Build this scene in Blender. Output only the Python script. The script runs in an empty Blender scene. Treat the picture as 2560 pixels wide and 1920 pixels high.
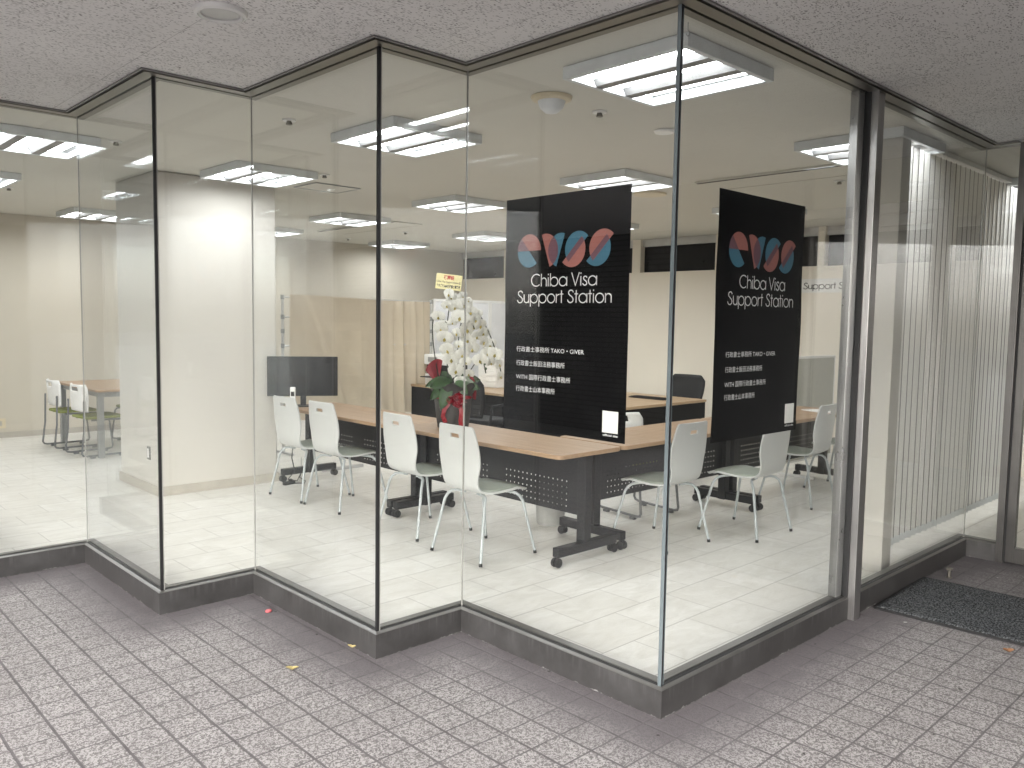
import bpy, bmesh, math, random
from mathutils import Vector, Matrix
random.seed(7)
R = math.radians
S = bpy.context.scene
COL = S.collection
# ------------------------------------------------------------------ camera
RX = Vector((0.72387897, -0.68974761, 0.01573111))
UP = Vector((0.04249201, 0.06732932, 0.99682556))
FW = Vector((0.68861721, 0.72091261, -0.07804704))
cam = bpy.data.cameras.new("camera")
cam.sensor_width = 36.0
cam.lens = 36.0 * 2062.39 / 2560.0
cam.clip_start = 0.02
cam.clip_end = 500
co = bpy.data.objects.new("camera", cam)
COL.objects.link(co)
M = Matrix.Identity(4)
for i in range(3):
    M[i][0] = RX[i]; M[i][1] = UP[i]; M[i][2] = -FW[i]
M.translation = Vector((-2.62790, -1.87207, 1.56))
co.matrix_world = M
S.camera = co
# ------------------------------------------------------------------ world, sun, exposure
SUN_EL, SUN_AZ = 30.0, 212.0        # azimuth of the sun measured from +X, degrees
w = bpy.data.worlds.new("World")
S.world = w
w.use_nodes = True
nt = w.node_tree
bg = nt.nodes["Background"]
sky = nt.nodes.new("ShaderNodeTexSky")
sky.sky_type = 'NISHITA'
sky.sun_disc = False
sky.sun_elevation = R(SUN_EL)
sky.sun_rotation = R(90 - SUN_AZ)
sky.air_density = 1.0
sky.dust_density = 4.0
hsv = nt.nodes.new("ShaderNodeHueSaturation")
hsv.inputs["Saturation"].default_value = 0.3     # overcast: nearly grey sky
nt.links.new(sky.outputs[0], hsv.inputs["Color"])
nt.links.new(hsv.outputs[0], bg.inputs[0])
bg.inputs[1].default_value = 0.15
sl = bpy.data.lights.new("sun", 'SUN')
sl.energy = 0.25
sl.angle = R(50)
sl.color = (1.0, 0.97, 0.93)
so = bpy.data.objects.new("sun", sl)
COL.objects.link(so)
sd = Vector((math.cos(R(SUN_AZ)) * math.cos(R(SUN_EL)), math.sin(R(SUN_AZ)) * math.cos(R(SUN_EL)), math.sin(R(SUN_EL))))
so.rotation_euler = sd.to_track_quat('Z', 'Y').to_euler()
so.location = sd * 30
S.view_settings.view_transform = 'Standard'
S.view_settings.look = 'None'
S.view_settings.exposure = 2.28
S.view_settings.gamma = 1.0
S.render.engine = 'CYCLES'
S.cycles.use_denoising = True
S.cycles.max_bounces = 12
S.cycles.diffuse_bounces = 5
S.cycles.glossy_bounces = 4
S.cycles.transparent_max_bounces = 32
S.cycles.sample_clamp_indirect = 6.0
S.cycles.caustics_reflective = False
S.cycles.caustics_refractive = False
TUBE = 7.6          # radiance of the ceiling tubes


# ------------------------------------------------------------------ node helpers
class N:
    def __init__(s, name):
        s.m = bpy.data.materials.new(name)
        s.m.use_nodes = True
        s.t = s.m.node_tree
        s.b = s.t.nodes["Principled BSDF"]
        s.out = s.t.nodes["Material Output"]

    def n(s, kind, **kw):
        x = s.t.nodes.new("ShaderNode" + kind)
        for k, v in kw.items():
            setattr(x, k, v)
        return x

    def l(s, a, b):
        s.t.links.new(a, b)

    def math(s, op, a, b=None, c=None, clamp=False):
        x = s.n("Math", operation=op)
        x.use_clamp = clamp
        for i, v in enumerate((a, b, c)):
            if v is None:
                continue
            if isinstance(v, (int, float)):
                x.inputs[i].default_value = v
            else:
                s.l(v, x.inputs[i])
        return x.outputs[0]

    def mix(s, fac, a, b, mode='MIX'):
        x = s.n("Mix", data_type='RGBA', blend_type=mode)
        for sock, v in ((x.inputs[0], fac), (x.inputs[6], a), (x.inputs[7], b)):
            if isinstance(v, (int, float)):
                sock.default_value = v
            elif isinstance(v, tuple):
                sock.default_value = (*v, 1.0)
            else:
                s.l(v, sock)
        return x.outputs[2]

    def coord(s, scale=(1, 1, 1), loc=(0, 0, 0), src='Object'):
        tc = s.n("TexCoord")
        mp = s.n("Mapping")
        mp.inputs['Scale'].default_value = scale
        mp.inputs['Location'].default_value = loc
        s.l(tc.outputs[src], mp.inputs[0])
        return mp.outputs[0]

    def noise(s, vec, scale, detail=3, rough=0.5, dist=0.0):
        x = s.n("TexNoise")
        s.l(vec, x.inputs['Vector'])
        x.inputs['Scale'].default_value = scale
        x.inputs['Detail'].default_value = detail
        x.inputs['Roughness'].default_value = rough
        x.inputs['Distortion'].default_value = dist
        return x.outputs['Fac']

    def ramp(s, fac, lo, hi):
        x = s.n("MapRange")
        x.inputs['From Min'].default_value = lo
        x.inputs['From Max'].default_value = hi
        s.l(fac, x.inputs[0])
        return x.outputs[0]

    def bump(s, h, strength=0.2, dist=0.002):
        x = s.n("Bump")
        x.inputs['Strength'].default_value = strength
        x.inputs['Distance'].default_value = dist
        s.l(h, x.inputs['Height'])
        s.l(x.outputs[0], s.b.inputs['Normal'])

    def set(s, **kw):
        for k, v in kw.items():
            k = {'color': 'Base Color', 'rough': 'Roughness', 'metal': 'Metallic', 'spec': 'Specular IOR Level'}.get(k, k)
            if isinstance(v, tuple):
                v = (*v, 1.0)
            s.b.inputs[k].default_value = v


MAT = {}


def plain(name, color, rough=0.5, metal=0.0, var=0.06, scale=6.0, bump=0.0, bscale=200.0, spec=0.5):
    """a surface of one colour with faint wear: mottling in colour and gloss"""
    m = N(name)
    v = m.coord()
    f = m.noise(v, scale, 4, 0.6)
    d = tuple(max(0, c * (1 - 2.2 * var)) for c in color)
    h = tuple(min(1, c * (1 + 1.2 * var)) for c in color)
    m.l(m.mix(m.ramp(f, 0.25, 0.75), d, h), m.b.inputs['Base Color'])
    m.l(m.ramp(f, -1.0 + rough, 2.0 - (1 - rough)), m.b.inputs['Roughness'])
    rr = m.n("MapRange")
    rr.inputs['To Min'].default_value = max(0.03, rough - 0.08)
    rr.inputs['To Max'].default_value = min(1, rough + 0.08)
    m.l(f, rr.inputs[0])
    m.l(rr.outputs[0], m.b.inputs['Roughness'])
    m.set(metal=metal, spec=spec)
    if bump:
        m.bump(m.noise(v, bscale, 3), bump, 0.001)
    MAT[name] = m.m
    return m.m


def glass(name, tint, ior=1.5):
    m = N(name)
    m.t.nodes.remove(m.b)
    tr = m.n("BsdfTransparent")
    tr.inputs[0].default_value = (*tint, 1)
    gl = m.n("BsdfGlossy")
    gl.inputs['Roughness'].default_value = 0.0
    gl.inputs['Color'].default_value = (0.95, 0.97, 1, 1)
    ge = m.n("NewGeometry")
    io = m.math('ADD', m.math('MULTIPLY', ge.outputs['Backfacing'], 1.0 / ior - ior), ior)
    fr = m.n("Fresnel")
    m.l(io, fr.inputs['IOR'])
    # wiped dust and faint smears on the pane
    v = m.coord()
    du = m.noise(v, 2.3, 5, 0.65)
    df = m.n("BsdfDiffuse")
    df.inputs[0].default_value = (0.7, 0.72, 0.72, 1)
    mx = m.n("MixShader")
    m.l(fr.outputs[0], mx.inputs[0]); m.l(tr.outputs[0], mx.inputs[1]); m.l(gl.outputs[0], mx.inputs[2])
    m2 = m.n("MixShader")
    m.l(m.math('MULTIPLY', m.ramp(du, 0.4, 0.8), 0.003), m2.inputs[0]); m.l(mx.outputs[0], m2.inputs[1]); m.l(df.outputs[0], m2.inputs[2])
    m.l(m2.outputs[0], m.out.inputs[0])
    MAT[name] = m.m


def steel(name, color, rough, vert=True):
    """brushed metal: fine streaks along one direction plus smudges"""
    m = N(name)
    sc = (160, 160, 1.5) if vert else (3, 3, 220)
    st = m.noise(m.coord(sc), 1.0, 3, 0.6)
    sm = m.noise(m.coord(), 5.0, 4, 0.6)
    f = m.math('ADD', m.math('MULTIPLY', st, 0.5), m.math('MULTIPLY', sm, 0.5))
    m.l(m.mix(m.ramp(f, 0.3, 0.7), tuple(c * 0.72 for c in color), color), m.b.inputs['Base Color'])
    rr = m.n("MapRange")
    rr.inputs['To Min'].default_value = rough - 0.1
    rr.inputs['To Max'].default_value = rough + 0.12
    m.l(sm, rr.inputs[0]); m.l(rr.outputs[0], m.b.inputs['Roughness'])
    m.set(metal=0.85)
    m.bump(st, 0.08, 0.0005)
    MAT[name] = m.m


def emit(name, color, strength):
    m = N(name)
    m.set(color=(0.9, 0.9, 0.9), rough=0.4)
    m.b.inputs['Emission Color'].default_value = (*color, 1)
    m.b.inputs['Emission Strength'].default_value = strength
    MAT[name] = m.m


# ------------------------------------------------------------------ materials
glass('glass', (0.976, 0.984, 0.977))
steel('steel_post', (0.36, 0.355, 0.35), 0.30)
steel('steel_dark', (0.15, 0.145, 0.14), 0.34)
steel('steel_kerb_lip', (0.25, 0.245, 0.235), 0.35, False)
plain('bronze_head', (0.20, 0.19, 0.165), 0.38, 0.7, 0.05, 3)
plain('head_lip', (0.22, 0.215, 0.21), 0.5, 0.3)
plain('black_rubber', (0.010, 0.010, 0.011), 0.55)
plain('grey_seal', (0.33, 0.33, 0.31), 0.45)
plain('glass_edge', (0.24, 0.29, 0.31), 0.18, 0.55)
plain('wall_paint', (0.56, 0.52, 0.445), 0.75, 0, 0.02, 1.3, 0.12, 160)
plain('wall_cream', (0.82, 0.765, 0.67), 0.75, 0, 0.02, 1.3, 0.12, 160)
plain('wall_cool', (0.545, 0.525, 0.485), 0.7, 0, 0.02, 1.3, 0.12, 160)
plain('ceiling_paint', (0.64, 0.625, 0.57), 0.85, 0, 0.02, 1.0, 0.06, 220)
plain('skirting', (0.45, 0.42, 0.37), 0.5)
plain('white_plastic', (0.80, 0.80, 0.79), 0.35, 0, 0.02)
plain('shell_white', (0.52, 0.53, 0.525), 0.33, 0, 0.015, 3)
plain('seat_grey', (0.25, 0.275, 0.235), 0.7, 0, 0.05, 20, 0.25, 500)
plain('tube_grey', (0.38, 0.41, 0.42), 0.4, 0.0)
plain('tube_dark', (0.16, 0.165, 0.17), 0.4, 0.4)
plain('black_frame', (0.015, 0.0155, 0.017), 0.42, 0, 0.06, 6, 0, 200, 0.3)
plain('black_plastic', (0.014, 0.014, 0.0155), 0.45, 0, 0.06, 6, 0, 200, 0.3)
plain('dark_panel', (0.009, 0.009, 0.0095), 0.6, 0, 0.15, 40, 0, 200, 0.25)
plain('screen_black', (0.008, 0.008, 0.009), 0.3, 0, 0.06, 6, 0, 200, 0.25)
plain('poster_black', (0.0022, 0.0022, 0.0026), 0.5, 0, 0.1, 4, 0, 200, 0.12)
plain('logo_blue', (0.055, 0.165, 0.245), 0.5)
plain('logo_pink', (0.36, 0.140, 0.122), 0.5)
plain('logo_mauve', (0.155, 0.075, 0.098), 0.5)
plain('letter_white', (0.80, 0.80, 0.82), 0.5)
plain('letter_dark', (0.035, 0.035, 0.035), 0.6)
plain('letter_red', (0.45, 0.02, 0.02), 0.6)
plain('paper_white', (0.82, 0.82, 0.80), 0.6)
plain('card_yellow', (0.78, 0.70, 0.36), 0.6)
plain('green_seat', (0.19, 0.22, 0.035), 0.75, 0, 0.08, 30, 0.2, 400)
plain('grey_metal', (0.32, 0.33, 0.33), 0.4, 0.4)
plain('bin_grey', (0.30, 0.30, 0.29), 0.5)
plain('fixture_grey', (0.68, 0.71, 0.72), 0.45)
plain('louvre_grey', (0.22, 0.22, 0.22), 0.45, 0.3)
plain('screen_fabric', (0.50, 0.50, 0.45), 0.9, 0, 0.04, 30)
plain('board_white', (0.76, 0.77, 0.80), 0.25, 0, 0.02)
plain('alu', (0.62, 0.62, 0.62), 0.35, 0.7)
plain('leaf_green', (0.035, 0.075, 0.025), 0.35, 0, 0.25, 25)
plain('stem_dark', (0.03, 0.035, 0.025), 0.5)
plain('petal_white', (0.66, 0.66, 0.615), 0.55, 0, 0.04, 40)
plain('petal_core', (0.40, 0.33, 0.07), 0.5, 0, 0.2, 60)
plain('wrap_dark', (0.045, 0.043, 0.042), 0.6, 0, 0.2, 14)
plain('wrap_red', (0.27, 0.035, 0.045), 0.5, 0, 0.1, 20)
plain('ribbon_red', (0.27, 0.008, 0.018), 0.28, 0, 0.1, 20)
plain('mesh_black', (0.025, 0.025, 0.026), 0.7, 0, 0.3, 90)
plain('dark_room', (0.040, 0.040, 0.040), 0.6)
plain('pink_plastic', (0.50, 0.12, 0.13), 0.4)
plain('leaf_yellow', (0.36, 0.30, 0.13), 0.6)
plain('leaf_brown', (0.24, 0.12, 0.06), 0.6)
plain('copper', (0.16, 0.15, 0.13), 0.4, 0.6)
plain('concrete', (0.34, 0.335, 0.32), 0.85, 0, 0.1, 2, 0.3, 60)
plain('switch_dark', (0.10, 0.095, 0.09), 0.4)
emit('tube_glow', (0.97, 0.985, 1.0), TUBE)
emit('lamp_glow', (1.0, 0.97, 0.92), 2.0)
plain('sensor_white', (0.72, 0.74, 0.76), 0.3)
plain('lamp_trim', (0.66, 0.66, 0.65), 0.4)
plain('lamp_lens', (0.44, 0.44, 0.43), 0.3)
plain('sensor_ring', (0.66, 0.58, 0.42), 0.4)


def mk_wood(name, a, b, along):
    m = N(name)
    sc = (1.6, 34, 34) if along == 'x' else (34, 1.6, 34)
    g = m.noise(m.coord(sc), 1.0, 5, 0.62, 0.6)
    h = m.noise(m.coord(tuple(x * 3.2 for x in sc)), 1.0, 3, 0.6)
    f = m.math('ADD', m.math('MULTIPLY', g, 0.7), m.math('MULTIPLY', h, 0.3))
    m.l(m.mix(m.ramp(f, 0.32, 0.68), a, b), m.b.inputs['Base Color'])
    m.set(rough=0.38)
    m.bump(h, 0.05, 0.0006)
    MAT[name] = m.m


mk_wood('oak', (0.30, 0.192, 0.112), (0.44, 0.298, 0.188), 'x')
mk_wood('oak_edge', (0.40, 0.27, 0.16), (0.50, 0.36, 0.22), 'x')


def mk_pavement():
    m = N('pavement_tiles')
    tc = m.n("TexCoord")
    sx = m.n("SeparateXYZ")
    wob = m.n("TexNoise"); wob.inputs['Scale'].default_value = 14.0; wob.inputs['Detail'].default_value = 2
    m.l(tc.outputs['Object'], wob.inputs['Vector'])
    m.l(tc.outputs['Object'], sx.inputs[0])
    P = 0.1545
    wb = m.math('MULTIPLY', m.math('SUBTRACT', wob.outputs['Fac'], 0.5), 0.03)
    ux = m.math('ADD', m.math('DIVIDE', m.math('ADD', sx.outputs[0], 0.716 + 40 * P), P), wb)
    uy = m.math('ADD', m.math('DIVIDE', m.math('ADD', sx.outputs[1], -0.930 + 40 * P), P), wb)
    ex = m.math('SUBTRACT', 0.5, m.math('ABSOLUTE', m.math('SUBTRACT', m.math('FRACT', ux), 0.5)))
    ey = m.math('SUBTRACT', 0.5, m.math('ABSOLUTE', m.math('SUBTRACT', m.math('FRACT', uy), 0.5)))
    jx = m.ramp(ex, 0.040, 0.027)
    jy = m.ramp(ey, 0.031, 0.018)
    joint = m.math('MAXIMUM', m.math('MAXIMUM', jx, jy), 0.0, clamp=True)
    cx = m.n("CombineXYZ")
    m.l(m.math('FLOOR', ux), cx.inputs[0]); m.l(m.math('FLOOR', uy), cx.inputs[1])
    wn = m.n("TexWhiteNoise", noise_dimensions='2D'); m.l(cx.outputs[0], wn.inputs[0])
    wobv = m.n("VectorMath", operation='MULTIPLY_ADD'); wobv.inputs[1].default_value = (0.02, 0.02, 0)
    wb2 = m.n("TexNoise"); wb2.inputs['Scale'].default_value = 60; m.l(tc.outputs['Object'], wb2.inputs['Vector'])
    m.l(wb2.outputs['Color'], wobv.inputs[0]); m.l(tc.outputs['Object'], wobv.inputs[2])
    pat = m.noise(tc.outputs['Object'], 98, 0.6, 0.4, 1.3)
    big = m.noise(tc.outputs['Object'], 2.2, 5, 0.65)
    med = m.noise(tc.outputs['Object'], 9.0, 4, 0.6)
    at = m.n("Attribute", attribute_name="dirt_shade")  # mask of real kerb dirt plus painted loss of daylight
    dirt_shade = m.math('ADD', at.outputs['Fac'], m.math('MULTIPLY', m.math('SUBTRACT', med, 0.47), 0.7))
    dirt_shade = m.math('ADD', dirt_shade, m.math('MULTIPLY', m.math('SUBTRACT', wn.outputs[0], 0.5), 0.28))
    dirt_shade = m.math('MINIMUM', m.math('MAXIMUM', dirt_shade, 0.0), 1.0, clamp=True)
    blob = m.ramp(pat, 0.44, 0.55)
    lite = m.mix(wn.outputs[0], (0.335, 0.322, 0.323), (0.43, 0.414, 0.415))
    tile = m.mix(blob, (0.145, 0.138, 0.138), lite)
    tile = m.mix(m.math('MULTIPLY', m.ramp(big, 0.42, 0.72), 0.22), tile, (0.27, 0.257, 0.256))
    tile = m.mix(m.math('MULTIPLY', dirt_shade, 0.93), tile, (0.128, 0.117, 0.125))
    vo = m.n("TexVoronoi", voronoi_dimensions='2D'); vo.inputs['Scale'].default_value = 4.2
    m.l(wobv.outputs[0], vo.inputs['Vector'])
    vs_ = m.n("SeparateColor"); m.l(vo.outputs['Color'], vs_.inputs[0])
    spk = m.ramp(m.math('DIVIDE', vo.outputs['Distance'], m.math('ADD', m.math('MULTIPLY', vs_.outputs[1], 0.035), 0.008)), 1.0, 0.6)
    spk = m.math('MULTIPLY', spk, m.math('GREATER_THAN', vs_.outputs[0], 0.45), clamp=True)
    tile = m.mix(m.math('MULTIPLY', spk, 0.85), tile, m.mix(m.math('GREATER_THAN', vs_.outputs[2], 0.8), (0.03, 0.028, 0.027), (0.55, 0.54, 0.52)))
    jc = m.mix(m.ramp(med, 0.35, 0.7), (0.145, 0.134, 0.141), (0.09, 0.083, 0.087))
    col = m.mix(joint, tile, jc)
    m.l(col, m.b.inputs['Base Color'])
    m.set(rough=0.72, spec=0.35)
    hgt = m.math('SUBTRACT', m.math('MULTIPLY', blob, 0.35), joint)
    m.bump(hgt, 0.45, 0.002)
    MAT['pavement_tiles'] = m.m


def mk_floor():
    m = N('floor_tiles')
    tc = m.n("TexCoord")
    sx = m.n("SeparateXYZ"); m.l(tc.outputs['Object'], sx.inputs[0])
    PY, PX = 0.310, 0.46
    uy = m.math('DIVIDE', m.math('ADD', sx.outputs[1], -0.54 + 40 * PY), PY)
    row = m.math('FLOOR', uy)
    off = m.math('MULTIPLY', m.math('MODULO', row, 2.0), 0.5)
    ux = m.math('ADD', m.math('DIVIDE', m.math('ADD', sx.outputs[0], -0.757 + 40 * PX), PX), off)
    ex = m.math('MULTIPLY', m.math('SUBTRACT', 0.5, m.math('ABSOLUTE', m.math('SUBTRACT', m.math('FRACT', ux), 0.5))), PX)
    ey = m.math('MULTIPLY', m.math('SUBTRACT', 0.5, m.math('ABSOLUTE', m.math('SUBTRACT', m.math('FRACT', uy), 0.5))), PY)
    j = m.math('MAXIMUM', m.ramp(ex, 0.0022, 0.0008), m.ramp(ey, 0.0030, 0.001), clamp=True)
    cx = m.n("CombineXYZ"); m.l(m.math('FLOOR', ux), cx.inputs[0]); m.l(row, cx.inputs[1])
    wn = m.n("TexWhiteNoise", noise_dimensions='2D'); m.l(cx.outputs[0], wn.inputs[0])
    mp = m.n("Mapping"); mp.inputs['Scale'].default_value = (1.6, 3.6, 1)
    m.l(tc.outputs['Object'], mp.inputs[0])
    vein = m.noise(mp.outputs[0], 2.6, 6, 0.62, 1.4)
    base = m.mix(m.ramp(vein, 0.3, 0.7), (0.66, 0.645, 0.60), (0.83, 0.82, 0.79))
    base = m.mix(m.math('MULTIPLY', wn.outputs[0], 0.35), base, (0.64, 0.62, 0.57))
    base = m.mix(m.math('MULTIPLY', j, 0.85), base, (0.22, 0.205, 0.185))
    m.l(base, m.b.inputs['Base Color'])
    rr = m.n("MapRange"); rr.inputs['To Min'].default_value = 0.24; rr.inputs['To Max'].default_value = 0.42
    m.l(vein, rr.inputs[0]); m.l(rr.outputs[0], m.b.inputs['Roughness'])
    m.set(spec=0.4)
    m.bump(m.math('SUBTRACT', 1.0, j), 0.15, 0.001)
    MAT['floor_tiles'] = m.m


def mk_soffit():
    m = N('soffit_board')
    tc = m.n("TexCoord")
    sx = m.n("SeparateXYZ"); m.l(tc.outputs['Object'], sx.inputs[0])
    pre = m.n("TexNoise"); pre.inputs['Scale'].default_value = 9.0
    m.l(tc.outputs['Object'], pre.inputs['Vector'])
    vm = m.n("VectorMath", operation='MULTIPLY_ADD')
    vm.inputs[1].default_value = (0.06, 0.06, 0.0)
    m.l(pre.outputs['Color'], vm.inputs[0]); m.l(tc.outputs['Object'], vm.inputs[2])
    dens = m.noise(tc.outputs['Object'], 3.5, 3, 0.6)

    def flecks(rot, sc, thr, size):
        mp = m.n("Mapping"); mp.inputs['Rotation'].default_value = (0, 0, R(rot)); mp.inputs['Scale'].default_value = sc
        m.l(vm.outputs[0], mp.inputs[0])
        vo = m.n("TexVoronoi", voronoi_dimensions='2D')
        m.l(mp.outputs[0], vo.inputs['Vector']); vo.inputs['Scale'].default_value = 1.0
        sp = m.n("SeparateColor"); m.l(vo.outputs['Color'], sp.inputs[0])
        on = m.ramp(m.math('ADD', sp.outputs[0], m.math('MULTIPLY', dens, 0.8)), thr, thr + 0.05)
        rad = m.math('MULTIPLY', m.math('ADD', sp.outputs[1], 0.5), size)
        k = m.ramp(m.math('DIVIDE', vo.outputs['Distance'], rad), 1.0, 0.7)
        return m.math('MULTIPLY', m.math('MULTIPLY', on, k), m.math('ADD', m.math('MULTIPLY', sp.outputs[2], 0.65), 0.35), clamp=True)

    f1 = flecks(-44, (40, 112, 1), 1.03, 0.24)
    f2 = flecks(-72, (44, 118, 1), 1.15, 0.27)
    f3 = flecks(-16, (44, 118, 1), 1.15, 0.27)
    f4 = flecks(10, (62, 70, 1), 1.17, 0.27)
    f = m.math('MAXIMUM', m.math('MAXIMUM', f1, f2), m.math('MAXIMUM', f3, f4), clamp=True)
    big = m.noise(tc.outputs['Object'], 1.3, 4, 0.6)
    fine = m.noise(tc.outputs['Object'], 160, 2, 0.5)
    base = m.mix(m.ramp(big, 0.3, 0.7), (0.68, 0.67, 0.665), (0.75, 0.74, 0.735))
    base = m.mix(m.math('MULTIPLY', m.ramp(fine, 0.3, 0.7), 0.12), base, (0.47, 0.457, 0.447))
    P = 0.91
    u = m.math('DIVIDE', m.math('ADD', sx.outputs[0], 1.18 + 20 * P), P)
    e = m.math('MULTIPLY', m.math('SUBTRACT', 0.5, m.math('ABSOLUTE', m.math('SUBTRACT', m.math('FRACT', u), 0.5))), P)
    j1 = m.ramp(e, 0.0022, 0.0008)
    u2 = m.math('DIVIDE', m.math('ADD', sx.outputs[1], 0.92 + 20 * 1.82), 1.82)
    e2 = m.math('MULTIPLY', m.math('SUBTRACT', 0.5, m.math('ABSOLUTE', m.math('SUBTRACT', m.math('FRACT', u2), 0.5))), 1.82)
    j = m.math('MAXIMUM', j1, m.ramp(e2, 0.0018, 0.0008), clamp=True)
    base = m.mix(m.math('MULTIPLY', f, 0.78), base, (0.085, 0.08, 0.078))
    base = m.mix(m.math('MULTIPLY', j, 0.5), base, (0.16, 0.15, 0.15))
    m.l(base, m.b.inputs['Base Color'])
    m.set(rough=0.9, spec=0.2)
    m.bump(m.math('SUBTRACT', 1.0, m.math('MAXIMUM', f, j)), 0.35, 0.002)
    MAT['soffit_board'] = m.m


def mk_kerb():
    m = N('kerb_steel')
    tc = m.n("TexCoord")
    sx = m.n("SeparateXYZ"); m.l(tc.outputs['Object'], sx.inputs[0])
    drip = m.noise(m.coord((46, 46, 2.2)), 1.0, 3, 0.6)
    sm = m.noise(tc.outputs['Object'], 6.0, 5, 0.65)
    col = m.mix(m.ramp(sm, 0.3, 0.7), (0.062, 0.060, 0.060), (0.098, 0.096, 0.097))
    top = m.ramp(sx.outputs[2], 0.045, 0.118)
    dr = m.math('MULTIPLY', m.ramp(drip, 0.52, 0.70), m.math('MULTIPLY', top, 0.22))
    col = m.mix(dr, col, (0.26, 0.26, 0.26))
    # pale mortar squeezed out along the foot, dark grime just above the paving
    edge = m.math('ADD', -0.002, m.math('MULTIPLY', m.ramp(m.noise(m.coord((22, 22, 0.0)), 1.0, 4, 0.7), 0.45, 0.75), 0.014))
    mort = m.math('LESS_THAN', sx.outputs[2], edge)
    col = m.mix(m.math('MULTIPLY', mort, m.ramp(sm, 0.42, 0.62)), col, (0.22, 0.215, 0.215))
    m.l(col, m.b.inputs['Base Color'])
    m.l(m.math('MULTIPLY', m.math('SUBTRACT', 1.0, mort), 0.6), m.b.inputs['Metallic'])
    rr = m.n("MapRange"); rr.inputs['To Min'].default_value = 0.34; rr.inputs['To Max'].default_value = 0.62
    m.l(sm, rr.inputs[0]); m.l(rr.outputs[0], m.b.inputs['Roughness'])
    m.bump(sm, 0.1, 0.001)
    MAT['kerb_steel'] = m.m


def mk_perf():
    """black panel with rows of punched round holes: a real opening, the light passes"""
    m = N('perforated_black')
    tc = m.n("TexCoord")
    sx = m.n("SeparateXYZ"); m.l(tc.outputs['Object'], sx.inputs[0])
    P = 0.0415
    x = m.math('DIVIDE', m.math('ADD', sx.outputs[0], 40 * P), P)
    z = m.math('DIVIDE', m.math('ADD', sx.outputs[2], -0.306 + 40 * P), P)
    fx = m.math('SUBTRACT', m.math('FRACT', x), 0.5)
    fz = m.math('SUBTRACT', m.math('FRACT', z), 0.5)
    d = m.math('SQRT', m.math('ADD', m.math('MULTIPLY', fx, fx), m.math('MULTIPLY', fz, fz)))
    hole = m.math('LESS_THAN', d, 0.135)
    zz = m.math('MULTIPLY', m.math('GREATER_THAN', sx.outputs[2], 0.306), m.math('LESS_THAN', sx.outputs[2], 0.5135))
    ax = m.math('ABSOLUTE', sx.outputs[0])
    xx = m.math('MULTIPLY', m.math('LESS_THAN', ax, 0.70), m.math('GREATER_THAN', ax, 0.083))
    hole = m.math('MULTIPLY', hole, m.math('MULTIPLY', zz, xx))
    tr = m.n("BsdfTransparent")
    mx = m.n("MixShader")
    m.set(color=(0.013, 0.0135, 0.015), rough=0.42, spec=0.3)
    m.l(hole, mx.inputs[0]); m.l(m.b.outputs[0], mx.inputs[1]); m.l(tr.outputs[0], mx.inputs[2])
    m.l(mx.outputs[0], m.out.inputs[0])
    MAT['perforated_black'] = m.m


def mk_cloth(name, color, tl, gap_shade=False):
    m = N(name)
    v = m.coord()
    f = m.noise(m.coord((4, 4, 1.2)), 2.0, 4, 0.6)
    wv = m.noise(m.coord((300, 300, 300)), 1.0, 2)
    col = m.mix(m.ramp(f, 0.3, 0.7), tuple(c * 0.93 for c in color), color)
    if gap_shade:      # shadow gaps between slats, painted as dark strips on both edges
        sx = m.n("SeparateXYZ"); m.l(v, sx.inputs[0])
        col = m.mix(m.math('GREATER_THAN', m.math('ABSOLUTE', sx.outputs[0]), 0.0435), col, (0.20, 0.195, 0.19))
    m.l(col, m.b.inputs['Base Color'])
    m.set(rough=0.85, spec=0.2)
    m.bump(m.math('ADD', m.math('MULTIPLY', f, 0.7), m.math('MULTIPLY', wv, 0.3)), 0.25, 0.004)
    t = m.n("BsdfTranslucent"); m.l(col, t.inputs[0])
    mx = m.n("MixShader"); mx.inputs[0].default_value = tl
    m.l(m.b.outputs[0], mx.inputs[1]); m.l(t.outputs[0], mx.inputs[2]); m.l(mx.outputs[0], m.out.inputs[0])
    MAT[name] = m.m


def mk_brick():
    m = N('brick_dark')
    br = m.n("TexBrick")
    m.l(m.coord((1, 1, 1), (0, 0, 0), 'UV'), br.inputs['Vector'])
    br.inputs['Color1'].default_value = (0.085, 0.073, 0.087, 1)
    br.inputs['Color2'].default_value = (0.11, 0.095, 0.108, 1)
    br.inputs['Mortar'].default_value = (0.012, 0.011, 0.012, 1)
    br.inputs['Scale'].default_value = 1.0
    br.inputs['Mortar Size'].default_value = 0.008
    br.inputs['Brick Width'].default_value = 0.23
    br.inputs['Row Height'].default_value = 0.07
    m.l(br.outputs['Color'], m.b.inputs['Base Color'])
    m.set(rough=0.8)
    MAT['brick_dark'] = m.m


def mk_mat():
    m = N('mat_pile')
    v = m.coord()
    f = m.noise(v, 110, 2, 0.6)
    g = m.noise(v, 4, 3, 0.6)
    c = m.mix(m.ramp(f, 0.42, 0.60), (0.016, 0.018, 0.020), (0.15, 0.158, 0.168))
    c = m.mix(m.math('MULTIPLY', m.ramp(g, 0.4, 0.7), 0.3), c, (0.09, 0.095, 0.095))
    m.l(c, m.b.inputs['Base Color'])
    m.set(rough=0.95, spec=0.1)
    m.bump(f, 1.0, 0.006)
    MAT['mat_pile'] = m.m


mk_pavement(); mk_floor(); mk_soffit(); mk_kerb(); mk_perf(); mk_brick(); mk_mat()
mk_cloth('curtain_beige', (0.66, 0.575, 0.45), 0.05)
mk_cloth('blind_fabric', (0.78, 0.77, 0.74), 0.45, True)


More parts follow.
